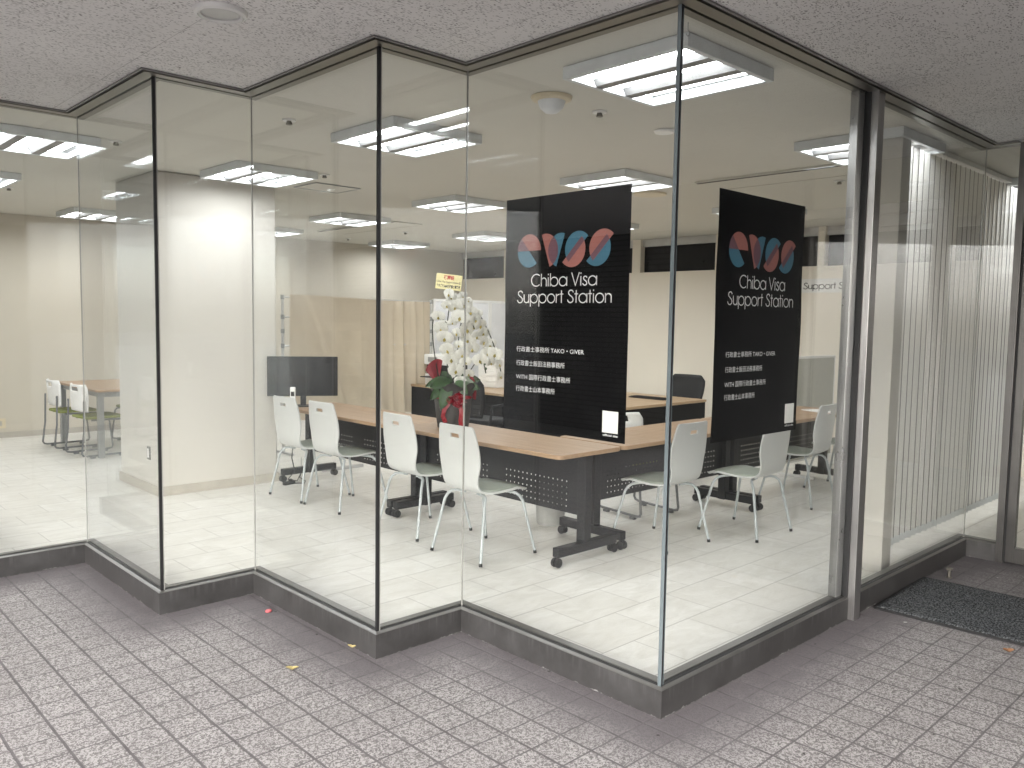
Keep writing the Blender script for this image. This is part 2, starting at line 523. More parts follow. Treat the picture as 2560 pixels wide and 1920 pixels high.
# ------------------------------------------------------------------ mesh helpers
class MB:
    def __init__(s):
        s.v = []; s.f = []; s.mi = []; s.k = 0

    def add(s, vs, fs):
        o = len(s.v)
        s.v += [tuple(p) for p in vs]
        s.f += [tuple(i + o for i in f) for f in fs]
        s.mi += [s.k] * len(fs)
        return s

    def box(s, a, b, xf=None):
        x0, y0, z0 = a; x1, y1, z1 = b
        vs = [(x0, y0, z0), (x1, y0, z0), (x1, y1, z0), (x0, y1, z0), (x0, y0, z1), (x1, y0, z1), (x1, y1, z1), (x0, y1, z1)]
        if xf:
            vs = [xf @ Vector(p) for p in vs]
        return s.add(vs, [(0, 3, 2, 1), (4, 5, 6, 7), (0, 1, 5, 4), (1, 2, 6, 5), (2, 3, 7, 6), (3, 0, 4, 7)])

    def tube(s, path, r, n=10, cap=True):
        P = [Vector(p) for p in path]
        m = len(P)
        rs = r if isinstance(r, (list, tuple)) else [r] * m
        vs = []
        prev = None
        for i in range(m):
            t = (P[min(i + 1, m - 1)] - P[max(i - 1, 0)]).normalized()
            if prev is None:
                a = Vector((0, 0, 1)) if abs(t.z) < 0.9 else Vector((1, 0, 0))
                u = t.cross(a).normalized()
            else:
                u = (prev - t * prev.dot(t)).normalized()
            prev = u
            w_ = t.cross(u)
            for k in range(n):
                an = 2 * math.pi * k / n
                vs.append(P[i] + (u * math.cos(an) + w_ * math.sin(an)) * rs[i])
        fs = []
        for i in range(m - 1):
            for k in range(n):
                k2 = (k + 1) % n
                fs.append((i * n + k, i * n + k2, (i + 1) * n + k2, (i + 1) * n + k))
        if cap:
            fs.append(tuple(range(n))[::-1]); fs.append(tuple((m - 1) * n + k for k in range(n)))
        return s.add(vs, fs)

    def lathe(s, prof, c=(0, 0, 0), n=24, close=True):
        vs = []; fs = []
        for r, z in prof:
            for k in range(n):
                a = 2 * math.pi * k / n
                vs.append((c[0] + r * math.cos(a), c[1] + r * math.sin(a), c[2] + z))
        for i in range(len(prof) - 1):
            for k in range(n):
                k2 = (k + 1) % n
                fs.append((i * n + k, i * n + k2, (i + 1) * n + k2, (i + 1) * n + k))
        if close:
            fs.append(tuple(range(n))[::-1]); fs.append(tuple((len(prof) - 1) * n + k for k in range(n)))
        return s.add(vs, fs)

    def prism(s, poly, z0, z1):
        n = len(poly)
        vs = [(x, y, z0) for x, y in poly] + [(x, y, z1) for x, y in poly]
        fs = [tuple(range(n))[::-1], tuple(range(n, 2 * n))]
        for i in range(n):
            j = (i + 1) % n
            fs.append((i, j, n + j, n + i))
        return s.add(vs, fs)

    def build(s, name, mats, parent=None, bevel=0.0, smooth=False, segs=2):
        me = bpy.data.meshes.new(name)
        me.from_pydata(s.v, [], s.f)
        for m in (mats if isinstance(mats, (list, tuple)) else [mats]):
            me.materials.append(MAT[m])
        for p, k in zip(me.polygons, s.mi):
            p.material_index = k
            p.use_smooth = smooth
        bm = bmesh.new(); bm.from_mesh(me)
        bmesh.ops.recalc_face_normals(bm, faces=bm.faces)
        bm.to_mesh(me); bm.free()
        if smooth:
            me.set_sharp_from_angle(angle=R(40))
        o = bpy.data.objects.new(name, me)
        COL.objects.link(o)
        if parent:
            o.parent = parent
        if bevel:
            b = o.modifiers.new("bevel", 'BEVEL'); b.width = bevel; b.segments = segs; b.limit_method = 'ANGLE'; b.angle_limit = R(40)
        return o


def tag(o, label, cat, group=None):
    o['label'] = label; o['category'] = cat
    if group:
        o['group'] = group
    return o


def thing(name, label, cat, loc=(0, 0, 0), rz=0.0, group=None):
    o = bpy.data.objects.new(name, None)
    COL.objects.link(o)
    o.empty_display_size = 0.1
    o.location = loc
    o.rotation_euler = (0, 0, R(rz))
    return tag(o, label, cat, group)


def dup(o, parent=None, loc=None, rz=None, label=None):
    c = o.copy()
    COL.objects.link(c)
    if parent:
        c.parent = parent
    if loc:
        c.location = loc
    if rz is not None:
        c.rotation_euler = (0, 0, R(rz))
    if label:
        c['label'] = label
    for ch in list(o.children):
        dup(ch, c)
    return c


def structure(o):
    o['kind'] = 'structure'
    return o


def sheet(name, poly, z, mat, flip=False):
    bm = bmesh.new()
    vs = [bm.verts.new((x, y, z)) for x, y in poly]
    f = bm.faces.new(vs)
    f.normal_update()
    if (f.normal.z < 0) != flip:
        f.normal_flip()
    bmesh.ops.triangulate(bm, faces=bm.faces)
    me = bpy.data.meshes.new(name); bm.to_mesh(me); bm.free()
    me.materials.append(MAT[mat])
    o = bpy.data.objects.new(name, me); COL.objects.link(o)
    return o


def text_mb(body, size, xf, squash=1.0, align='LEFT', width=None, bold=0.0):
    """lettering as flat mesh; xf maps (x, z) of the text plane into local space"""
    cu = bpy.data.curves.new("t", 'FONT')
    cu.body = body; cu.size = size; cu.align_x = align
    cu.offset = bold
    o = bpy.data.objects.new("t", cu); COL.objects.link(o)
    bpy.context.view_layer.update()
    me = bpy.data.meshes.new_from_object(o.evaluated_get(bpy.context.evaluated_depsgraph_get()))
    xs = [v.co.x for v in me.vertices] or [0]
    x0, x1 = min(xs), max(xs)
    k = squash
    if width:
        k = width / max(1e-6, x1 - x0)
    mb = MB()
    mb.add([xf((v.co.x - (x0 if width else 0)) * k, v.co.y) for v in me.vertices], [tuple(p.vertices) for p in me.polygons])
    bpy.data.objects.remove(o); bpy.data.curves.remove(cu); bpy.data.meshes.remove(me)
    return mb


# geometric round lettering, drawn as strokes (cap height 1)
def arc(cx, cy, r, a0, a1, n=18):
    return [(cx + r * math.cos(R(a0 + (a1 - a0) * i / n)), cy + r * math.sin(R(a0 + (a1 - a0) * i / n))) for i in range(n + 1)]


def smooth_pts(p, it=2):
    for _ in range(it):
        q = [p[0]]
        for a, b in zip(p, p[1:]):
            q += [(a[0] * .75 + b[0] * .25, a[1] * .75 + b[1] * .25), (a[0] * .25 + b[0] * .75, a[1] * .25 + b[1] * .75)]
        p = q + [p[-1]]
    return p


SS = smooth_pts([(.56, .80), (.50, .93), (.34, .985), (.16, .90), (.12, .74), (.22, .60), (.42, .48), (.56, .32), (.54, .12), (.38, .015), (.20, .03), (.08, .14), (.05, .24)])
GL = {
    'C': (.90, [arc(.50, .50, .47, 48, 312, 28)]),
    'h': (.62, [[(.06, 0), (.06, 1)], [(.06, .36)] + arc(.30, .42, .24, 180, 0, 14) + [(.54, 0)]]),
    'i': (.20, [[(.08, 0), (.08, .70)], [(.08, .87), (.08, .98)]]),
    'b': (.82, [[(.06, 0), (.06, 1)], arc(.41, .35, .345, 0, 360, 28)]),
    'a': (.82, [arc(.38, .35, .345, 0, 360, 28), [(.73, 0), (.73, .70)]]),
    'V': (.74, [[(.02, 1), (.36, .02), (.70, 1)]]),
    's': (.46, [[(x * .68, y * .71) for x, y in SS]]),
    'S': (.64, [SS]),
    'u': (.62, [[(.06, .70), (.06, .27)] + arc(.30, .27, .24, 180, 360, 14) + [(.54, .70)], [(.54, .27), (.54, 0)]]),
    'p': (.82, [[(.06, -.28), (.06, .70)], arc(.41, .35, .345, 0, 360, 28)]),
    'o': (.80, [arc(.39, .35, .345, 0, 360, 28)]),
    'r': (.36, [[(.06, 0), (.06, .70)], [(.06, .38)] + arc(.31, .40, .25, 180, 82, 8)]),
    't': (.36, [[(.16, 0), (.16, .96)], [(.01, .68), (.33, .68)]]),
    'n': (.62, [[(.06, 0), (.06, .70)], [(.06, .36)] + arc(.30, .42, .24, 180, 0, 14) + [(.54, 0)]]),
    ' ': (.28, []),
}


def letters(s, h, xf, width=None, wt=0.079, track=0.02):
    tot = sum(GL[c][0] + track for c in s)
    k = (width / tot) if width else h
    mb = MB(); x = 0
    for c in s:
        adv, strokes = GL[c]
        for st in strokes:
            P = [Vector((p[0] + x, p[1])) for p in st]
            n = len(P); ve = []
            closed = (P[0] - P[-1]).length < 1e-4 and n > 4
            for i in range(n):
                a = P[(i - 1) % (n - 1)] if closed else P[max(0, i - 1)]
                b = P[(i + 1) % (n - 1)] if closed else P[min(n - 1, i + 1)]
                t = (b - a).normalized(); nn = Vector((-t.y, t.x)) * wt / 2
                sc = 1.0
                if not closed and 0 < i < n - 1:
                    d = (P[i] - P[i - 1]).normalized().dot((P[i + 1] - P[i]).normalized())
                    sc = min(2.2, 1 / max(0.35, math.sqrt((1 + d) / 2)))
                for q in (P[i] + nn * sc, P[i] - nn * sc):
                    ve.append(xf(q.x * k, q.y * h))
            mb.add(ve, [(2 * i, 2 * i + 1, 2 * i + 3, 2 * i + 2) for i in range(n - 1)])
        x += adv + track
    return mb


# ------------------------------------------------------------------ the zigzag line of the shop front
ZT = 2.745
L0 = [(-3.104, 9.85), (-3.104, 7.309), (-2.585, 7.309), (-2.585, 6.087), (-2.066, 6.087), (-2.066, 4.866), (-1.547, 4.866),
      (-1.547, 3.6445), (-1.028, 3.6445), (-1.028, 2.423), (-.509, 2.423), (-.509, 1.2185), (0, 1.2185), (0, 0), (3.468, 0), (3.468, -.205)]


def offset_line(L, d):
    """d > 0 moves towards the outside (right hand of travel)"""
    out = []
    n = len(L)
    for i in range(n):
        P = Vector(L[i])
        dirs = []
        if i > 0:
            dirs.append((P - Vector(L[i - 1])).normalized())
        if i < n - 1:
            dirs.append((Vector(L[i + 1]) - P).normalized())
        nr = [Vector((t.y, -t.x)) for t in dirs]
        q = P.copy()
        if len(nr) == 1:
            q += nr[0] * d
        else:
            q += nr[0] * d
            if abs(nr[0].dot(nr[1])) < 0.5:
                q += nr[1] * d
        out.append((q.x, q.y))
    return out


# ------------------------------------------------------------------ ground, floor, ceilings
def mk_ground():
    far = offset_line(L0, 0.03)
    segs = [(Vector(far[i]), Vector(far[i + 1])) for i in range(len(far) - 1)] + [(Vector((3.5, -.2)), Vector((3.5, -2.4)))]
    bm = bmesh.new()
    # fine grid near the shop, coarse far away
    xs = [-60, -30, -15, -8] + [-6 + 0.05 * i for i in range(191)] + [6, 10, 20, 40]
    ys = [-60, -30, -15, -8, -5] + [-4 + 0.05 * i for i in range(169)] + [6, 10, 20, 40]
    grid = [[bm.verts.new((x, y, 0)) for y in ys] for x in xs]
    for i in range(len(xs) - 1):
        for j in range(len(ys) - 1):
            bm.faces.new((grid[i][j], grid[i + 1][j], grid[i + 1][j + 1], grid[i][j + 1]))
    lay = bm.verts.layers.float.new("dirt_shade")
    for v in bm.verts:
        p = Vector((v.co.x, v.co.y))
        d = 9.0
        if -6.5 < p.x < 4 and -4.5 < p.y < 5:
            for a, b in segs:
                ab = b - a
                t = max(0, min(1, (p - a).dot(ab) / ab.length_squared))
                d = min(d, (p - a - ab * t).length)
        near_kerb = max(0.0, 1.0 - d / 0.42)  # dirt along the kerb, widened to paint in the daylight fall-off
        right = max(0.0, min(1.0, (p.x - 1.2) / 1.6)) * 0.55 if p.y < 0 else 0  # paving also gets darker towards the right
        v[lay] = max(min(1.0, near_kerb * 1.35), right) if d < 8 else 0.15
    me = bpy.data.meshes.new("pavement"); bm.to_mesh(me); bm.free()
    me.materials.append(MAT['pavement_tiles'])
    o = bpy.data.objects.new("pavement", me); COL.objects.link(o)
    return structure(o)


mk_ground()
structure(sheet("floor", offset_line(L0, -0.02) + [(3.49, -0.205), (3.49, -3.0), (7.1, -3.0), (7.1, 9.75), (-3.08, 9.75)], 0.004, 'floor_tiles'))
structure(sheet("ceiling", offset_line(L0, -0.0) + [(3.5, -.205), (3.5, -3.0), (7.6, -3.0), (7.6, 9.95), (-3.104, 9.95)], ZT + 0.006, 'ceiling_paint', True))
sf = offset_line(L0, 0.02) + [(3.44, -0.21), (3.46, -0.21), (3.46, -4.6), (-1.0, -4.6), (-3.9, -2.2), (-5.6, 1.0), (-9.0, 3.2), (-9.0, 13.5), (-3.3, 13.5)]
sb = MB()
nn_ = len(sf)
sb.add([(x, y, ZT + 0.003) for x, y in sf] + [(x, y, ZT + 0.75) for x, y in sf], [tuple(range(nn_)), tuple(range(nn_, 2 * nn_))] + [(i, (i + 1) % nn_, nn_ + (i + 1) % nn_, nn_ + i) for i in range(nn_)])
so_ = sb.build("soffit", 'soffit_board')
structure(so_)
roof = structure(sheet("roof_slab", [(-3.35, -2.9), (7.7, -2.9), (7.7, 10.2), (-3.35, 10.2)], ZT + 0.76, 'concrete'))


# ------------------------------------------------------------------ shop front
sf_t = thing("glass_shopfront", "zigzag glass shopfront with frameless corners on a dark steel kerb", "shopfront")
offs = {d: offset_line(L0, d) for d in (.088, .078, .066, .026, .024, .010, .008, -.008, -.010, -.012, -.047, -.050)}


def strip(i, o1, o2, z0, z1, z1b=None):
    """prism along segment i between two offsets, mitred at the corners"""
    a, b = offs[o1], offs[o2]
    zb = z1 if z1b is None else z1b
    p = [a[i], a[i + 1], b[i + 1], b[i]]
    vs = [(x, y, z0) for x, y in p] + [(p[0][0], p[0][1], z1), (p[1][0], p[1][1], z1), (p[2][0], p[2][1], zb), (p[3][0], p[3][1], zb)]
    return vs, [(0, 3, 2, 1), (4, 5, 6, 7), (0, 1, 5, 4), (1, 2, 6, 5), (2, 3, 7, 6), (3, 0, 4, 7)]


NSEG = len(L0) - 1
for i in range(NSEG):
    b = MB().add(*strip(i, .026, -.050, 0.0005, 0.114)); b.build("kerb", 'kerb_steel', sf_t)
    b = MB().add(*strip(i, .026, .010, 0.1145, 0.1165, 0.123)); b.add(*strip(i, -.012, -.050, 0.1145, 0.1275)); b.build("glazing_bead", 'steel_kerb_lip', sf_t)
    b = MB().add(*strip(i, .010, -.012, 0.1145, 0.122)); b.build("gasket", 'black_rubber', sf_t)
    b = MB().add(*strip(i, .088, .078, ZT - .006, ZT + .001)); b.build("head_trim", 'head_lip', sf_t)
    b = MB().add(*strip(i, .066, .008, ZT - .010, ZT + .001)); b.add(*strip(i, -.008, -.047, ZT - .010, ZT + .001)); b.build("head_channel", 'bronze_head', sf_t)
    b = MB().add(*strip(i, .078, -.047, ZT - .001, ZT + .0018)); b.build("head_gasket", 'black_rubber', sf_t)
    # panes
    A, B = Vector((*L0[i], 0)), Vector((*L0[i + 1], 0))
    t = (B - A).normalized(); nrm = Vector((t.y, -t.x, 0))
    runs = [(A + t * .008, B - t * .008)]
    if i == 13:
        runs = [(A + t * .008, Vector((1.6165, 0, 0))), (Vector((1.700, 0, 0)), B - t * .008)]
    for p, q in runs:
        c = [p + nrm * .005, q + nrm * .005, q - nrm * .005, p - nrm * .005]
        vs = [(x.x, x.y, .118) for x in c] + [(x.x, x.y, ZT - .004) for x in c]
        MB().add(vs, [(0, 3, 2, 1), (4, 5, 6, 7), (0, 1, 5, 4), (1, 2, 6, 5), (2, 3, 7, 6), (3, 0, 4, 7)]).build("glass_pane", 'glass', sf_t)
for i in range(1, NSEG):
    x, y = L0[i]
    A, P, B = Vector(L0[i - 1]), Vector(L0[i]), Vector(L0[i + 1])
    outer = (P - A).cross(B - P) > 0
    if (x, y) == (0, 0):
        b = MB().box((-.009, -.009, .12), (-.0015, .0075, ZT - .004)); b.box((-.0005, -.009, .12), (.0075, .0075, ZT - .004))
        b.build("corner_joint", 'glass_edge', sf_t)
        MB().box((-.0075, -.0095, .12), (.002, .006, ZT - .005)).build("corner_seal", 'black_rubber', sf_t)
    elif outer:
        MB().box((x - .0085, y - .0085, .12), (x + .005, y + .005, ZT - .004)).build("corner_seal", 'black_rubber', sf_t)
        MB().box((x + .0055, y - .0075, .12), (x + .011, y + .003, ZT - .004)).build("corner_joint", 'grey_seal', sf_t)
    else:
        MB().box((x - .0035, y - .0035, .12), (x + .003, y + .003, ZT - .004)).build("corner_joint", 'grey_seal', sf_t)
MB().box((1.626, -.058, .0), (1.700, .045, ZT - .002)).build("post", 'steel_post', sf_t, 0.002)
MB().box((1.6165, -.022, .118), (1.6255, .030, ZT - .004)).build("post_gasket", 'black_rubber', sf_t)
MB().box((1.545, .008, .128), (1.616, .050, ZT - .011)).build("jamb", 'steel_post', sf_t, 0.002)
MB().box((1.7005, -.030, .118), (1.712, .030, ZT - .004)).build("post_gasket", 'black_rubber', sf_t)

# entrance door at the right-hand edge
dr = thing("entrance_door", "dark steel framed glass entrance door at the right-hand edge", "door", (3.468, -0.205, 0))
MB().box((-.030, -.042, 0), (.06, .0, ZT - .002)).build("door_frame", 'steel_dark', dr, .002)
MB().box((-.012, -.056, 0), (.05, -.0425, ZT - .06)).build("door_gap", 'black_rubber', dr)
MB().box((-.020, -.106, .012), (.030, -.0565, 2.35)).build("stile", 'steel_dark', dr, .002)
MB().box((-.020, -.95, .012), (.030, -.1065, .112)).build("bottom_rail", 'steel_dark', dr, .002)
MB().box((-.020, -.95, 2.27), (.030, -.1065, 2.35)).build("top_rail", 'steel_dark', dr, .002)
MB().box((-.020, -1.00, .012), (.030, -.9505, 2.35)).build("stile", 'steel_dark', dr, .002)
MB().box((.0, -.9505, .1125), (.010, -.1065, 2.2695)).build("glass_pane", 'glass', dr)
MB().box((-.030, -1.05, 2.36), (.06, -.0425, 2.43)).build("transom", 'steel_dark', dr, .002)
MB().box((.0, -1.05, 2.4305), (.010, -.0425, ZT - .002)).build("transom_pane", 'glass', dr)
tag(MB().box((3.44, -4.6, 0), (3.60, -1.26, ZT)).build("wall", 'dark_room'), "plain dark wall beyond the entrance door, right of the frame", "wall")
tag(MB().box((-1.5, -4.0, 0), (3.43, -3.85, ZT)).build("wall", 'dark_room'), "unseen dark wall behind the photographer, added to shade the right-hand side", "wall")  # out of view; added and lengthened to keep daylight off the right-hand paving

# ------------------------------------------------------------------ room walls
tag(MB().box((-3.2, 9.75, 0), (7.45, 9.90, ZT + .004)).build("wall", 'wall_paint'), "long beige back wall behind the curtain rack and whiteboard", "wall")
tag(MB().box((-3.07, 9.735, .004), (7.09, 9.7495, .075)).build("skirting_board", 'skirting'), "low grey-beige skirting along the back wall", "skirting")
pw = thing("partition_wall", "cream partition wall with dark clerestory windows along its top", "wall", (7.1, 0, 0))
MB().box((0, -3.0, 0), (.16, 9.745, 2.27)).build("wall_panel", 'wall_cream', pw)
for y0, y1 in ((8.43, 8.56), (7.0, 7.13), (5.64, 5.79), (4.25, 4.38), (2.845, 2.935), (1.45, 1.55), (0.0, .1), (-1.5, -1.4), (-3, -2.9)):
    MB().box((0, y0, 2.2705), (.13, y1, ZT + .004)).build("mullion", 'wall_cream', pw)
MB().box((.10, -3.0, 2.2705), (.115, 9.745, ZT + .004)).build("window_glass", 'screen_black', pw)
MB().box((.05, -3.0, ZT - .10), (.0985, 9.745, ZT + .004)).build("window_head", 'alu', pw)
pl = MB().box((0.005, 5.215, 0), (1.10, 6.165, ZT + .004)).build("pillar", 'wall_cool', None, 0.02, False, 3)
tag(pl, "broad white pillar standing just inside the left glass panes", "pillar")
tag(MB().box((-.006, 5.205, .004), (1.108, 6.173, .085)).build("skirting_board", 'skirting'), "grey skirting around the foot of the white pillar", "skirting")
tag(MB().box((2.565, .185, .004), (2.70, .40, ZT + .004)).build("pillar", 'wall_cool', None, .004), "slim white column beside the vertical blinds at the right", "pillar")
structure(MB().box((3.6, -3.15, 0), (7.25, -3.0, ZT)).build("wall_hall", 'wall_paint'))

# ------------------------------------------------------------------ ceiling lights
def light_proto(label):
    t = thing("ceiling_light", label, "ceiling light", (0, 0, ZT), 0, "square three-tube ceiling lights")
    h = .35
    b = MB()
    for a, c in (((-h, -h, -.055), (-h + .028, h, .004)), ((h - .028, -h, -.055), (h, h, .004)), ((-h + .028, -h, -.055), (h - .028, -h + .028, .004)), ((-h + .028, h - .028, -.055), (h - .028, h, .004))):
        b.box(a, c)
    b.build("housing", 'fixture_grey', t, .003)
    b = MB().box((-h + .028, -h + .028, -.012), (h - .028, h - .028, -.006))
    for x in (-.115, .115):
        b.add([(x - .052, -h + .03, -.0125), (x + .052, -h + .03, -.0125), (x + .03, -h + .03, -.05), (x - .03, -h + .03, -.05),
               (x - .052, h - .03, -.0125), (x + .052, h - .03, -.0125), (x + .03, h - .03, -.05), (x - .03, h - .03, -.05)],
              [(0, 1, 2, 3), (4, 7, 6, 5), (0, 4, 5, 1), (1, 5, 6, 2), (2, 6, 7, 3), (3, 7, 4, 0)])
    b.build("reflector", 'louvre_grey', t)
    for x in (-.215, 0, .215):
        vs = []; fs = []
        n = 8
        for y in (-.295, .295):
            for k in range(n + 1):
                a = math.pi * k / n
                vs.append((x - .046 * math.cos(a), y, -.013 - .017 * math.sin(a)))
        for k in range(n):
            fs.append((k, k + 1, n + 2 + k, n + 1 + k))
        MB().add(vs, fs).build("tube", 'tube_glow', t, 0, True)
    return t


LX = [(-1.06, [4.58, 6.66, 8.74]), (.635, [.515, 2.575, 4.62, 6.68, 8.72]), (2.865, [.515, 2.62, 4.69, 6.74, 8.80]), (5.22, [.515, 2.66, 4.84, 6.9, 9.0])]
coln = ["far-left", "left", "middle", "right-hand"]
rown = {0: "nearest the corner glass", 1: "second from the glass", 2: "third from the glass", 3: "fourth from the glass", 4: "by the back wall"}
proto = None
for ci, (x, ys) in enumerate(LX):
    for ri, y in enumerate(ys):
        rr_ = ri + (2 if ci == 0 else 0)
        lab = "square three-tube ceiling light, %s row, %s" % (coln[ci], rown[rr_])
        if proto is None:
            proto = light_proto(lab); proto.location = (x, y, ZT); o = proto
        else:
            o = dup(proto, None, (x, y, ZT), None, lab)

# ceiling fittings
def sprinkler(x, y, lab):
    b = MB().lathe([(.001, -.004), (.040, -.004), (.042, .004)], (0, 0, 0), 20)
    o = thing("sprinkler_head", lab, "sprinkler", (x, y, ZT), 0, "small ceiling sprinkler heads")
    b.build("escutcheon", 'white_plastic', o, 0, True)
    MB().lathe([(.016, -.026), (.020, -.024), (.014, -.0045)], (0, 0, 0), 14).build("deflector", 'copper', o, 0, True)
    return o


s0 = sprinkler(1.04, 1.28, "small sprinkler head right of the dome sensor near the corner")
for x, y, lab in ((-.085, 2.79, "small sprinkler head above the second glass step, left of the window light"),
                  (-.605, 4.26, "small sprinkler head beside the far-left ceiling light"), (-.585, 7.32, "small sprinkler head over the beige back corner at far left"),
                  (1.08, 4.33, "small sprinkler head at the right end of the light above the pillar"), (4.30, 7.58, "small sprinkler head beyond the long ceiling vent above the curtain"),
                  (4.31, 9.05, "small sprinkler head near the back wall above the curtain"), (4.12, 1.30, "small sprinkler head above the right poster")):
    dup(s0, None, (x, y, ZT), None, lab)
t = thing("dome_sensor", "round white dome sensor with cream ring on the ceiling", "sensor", (.628, 1.265, ZT))
MB().lathe([(.075, -.02), (.105, -.014), (.112, .003)], (0, 0, 0), 28).build("ring", 'sensor_ring', t, 0, True)
MB().lathe([(.001, -.085), (.035, -.078), (.062, -.055), (.075, -.0205)], (0, 0, 0), 28).build("dome", 'sensor_white', t, 0, True)
t = thing("ceiling_disc", "flat white ceiling disc right of the small sprinkler", "ceiling speaker", (1.676, 1.293, ZT))
MB().lathe([(.001, -.012), (.058, -.010), (.066, .003)], (0, 0, 0), 24).build("cover", 'white_plastic', t, 0, True)
t = thing("round_vent", "round beige ceiling vent just right of the left poster top", "vent", (3.67, 2.90, ZT))
MB().lathe([(.09, -.016), (.15, -.012), (.155, .003)], (0, 0, 0), 28).build("rim", 'sensor_ring', t, 0, True)
MB().lathe([(.001, -.010), (.088, -.0125)], (0, 0, 0), 28).build("grille", 'skirting', t, 0, True)


def ceiling_unit(y0, y1, lab):
    t = thing("air_conditioner", lab, "air conditioner", (3.62, (y0 + y1) / 2, ZT), 0, "long ceiling air units")
    h = (y1 - y0) / 2
    MB().box((-.23, -h, -.012), (.23, h, .004)).build("panel", 'ceiling_paint', t, .004)
    MB().box((-.225, -h + .01, -.0145), (-.195, h - .01, -.0125)).build("slot", 'black_rubber', t)
    MB().box((.195, -h + .01, -.0145), (.21, h - .01, -.0125)).build("slot", 'skirting', t)


ceiling_unit(.72, 2.22, "long ceiling air unit with dark slot above the right poster")
ceiling_unit(3.75, 5.3, "long ceiling air unit beside the left poster top")
ceiling_unit(6.6, 8.4, "long ceiling air unit near the back above the curtain")
t = thing("access_hatch", "square ceiling access hatch outlined by a thin frame beyond the pillar", "hatch", (1.47, 4.936, ZT))
b = MB()
for a, c in (((-.235, -.20, -.004), (-.222, .20, .004)), ((.222, -.20, -.004), (.235, .20, .004)), ((-.2215, -.20, -.004), (.2215, -.188, .004)), ((-.2215, .188, -.004), (.2215, .20, .004))):
    b.box(a, c)
b.build("frame", 'grey_metal', t)
MB().box((-.221, -.187, .0), (.221, .187, .004)).build("lid", 'ceiling_paint', t)
b = MB().tube([(.19, .1, ZT), (.19, .1, 2.715)] + [(.19 + .011 * math.sin(R(a)), .1, 2.703 + .011 * math.cos(R(a))) for a in range(0, 251, 25)], .0016, 6)
tag(b.build("ceiling_hook", 'grey_metal', None, 0, True), "small wire hook hanging from the ceiling by the glass corner", "hook")
# recessed lamps outside and in the hall
t = thing("downlight", "unlit round white downlight in the speckled soffit", "downlight", (-1.165, 1.35, ZT))
MB().lathe([(.072, .001), (.075, -.012), (.083, -.016), (.0835, -.011), (.086, -.011), (.0865, -.016), (.098, -.012), (.104, .002)], (0, 0, 0), 48, False).build("trim", 'lamp_trim', t, 0, True)
MB().lathe([(.001, -.001), (.060, -.002), (.0715, -.006)], (0, 0, 0), 40).build("lens", 'lamp_lens', t, 0, True)
t = thing("downlight", "lit round downlight of the entrance hall, seen mirrored in the right pane", "downlight", (4.62, -.85, ZT))
MB().lathe([(.072, -.010), (.098, -.008), (.104, .004)], (0, 0, 0), 32).build("trim", 'white_plastic', t, 0, True)
MB().lathe([(.001, -.006), (.0715, -.0095)], (0, 0, 0), 32).build("lens", 'lamp_glow', t, 0, True)

# ------------------------------------------------------------------ posters
def clip_poly(subj, clipp):
    def inside(p, a, b): return (b[0] - a[0]) * (p[1] - a[1]) - (b[1] - a[1]) * (p[0] - a[0]) >= 0
    def inter(p, q, a, b):
        d1 = (q[0] - p[0], q[1] - p[1]); d2 = (b[0] - a[0], b[1] - a[1])
        den = d1[0] * d2[1] - d1[1] * d2[0]
        t_ = ((a[0] - p[0]) * d2[1] - (a[1] - p[1]) * d2[0]) / den
        return (p[0] + t_ * d1[0], p[1] + t_ * d1[1])
    out = subj
    for i in range(len(clipp)):
        a, b = clipp[i], clipp[(i + 1) % len(clipp)]
        src, out = out, []
        for j in range(len(src)):
            p, q = src[j - 1], src[j]
            if inside(q, a, b):
                if not inside(p, a, b):
                    out.append(inter(p, q, a, b))
                out.append(q)
            elif inside(p, a, b):
                out.append(inter(p, q, a, b))
        if not out:
            return []
    return out


def half_disc(p, q, n=28):
    """half disc whose diameter runs p -> q, bulging to the right of travel (ccw polygon)"""
    cx, cy = (p[0] + q[0]) / 2, (p[1] + q[1]) / 2
    r = math.hypot(q[0] - p[0], q[1] - p[1]) / 2
    a0 = math.degrees(math.atan2(p[1] - cy, p[0] - cx))
    return arc(cx, cy, r, a0, a0 + 180, n)


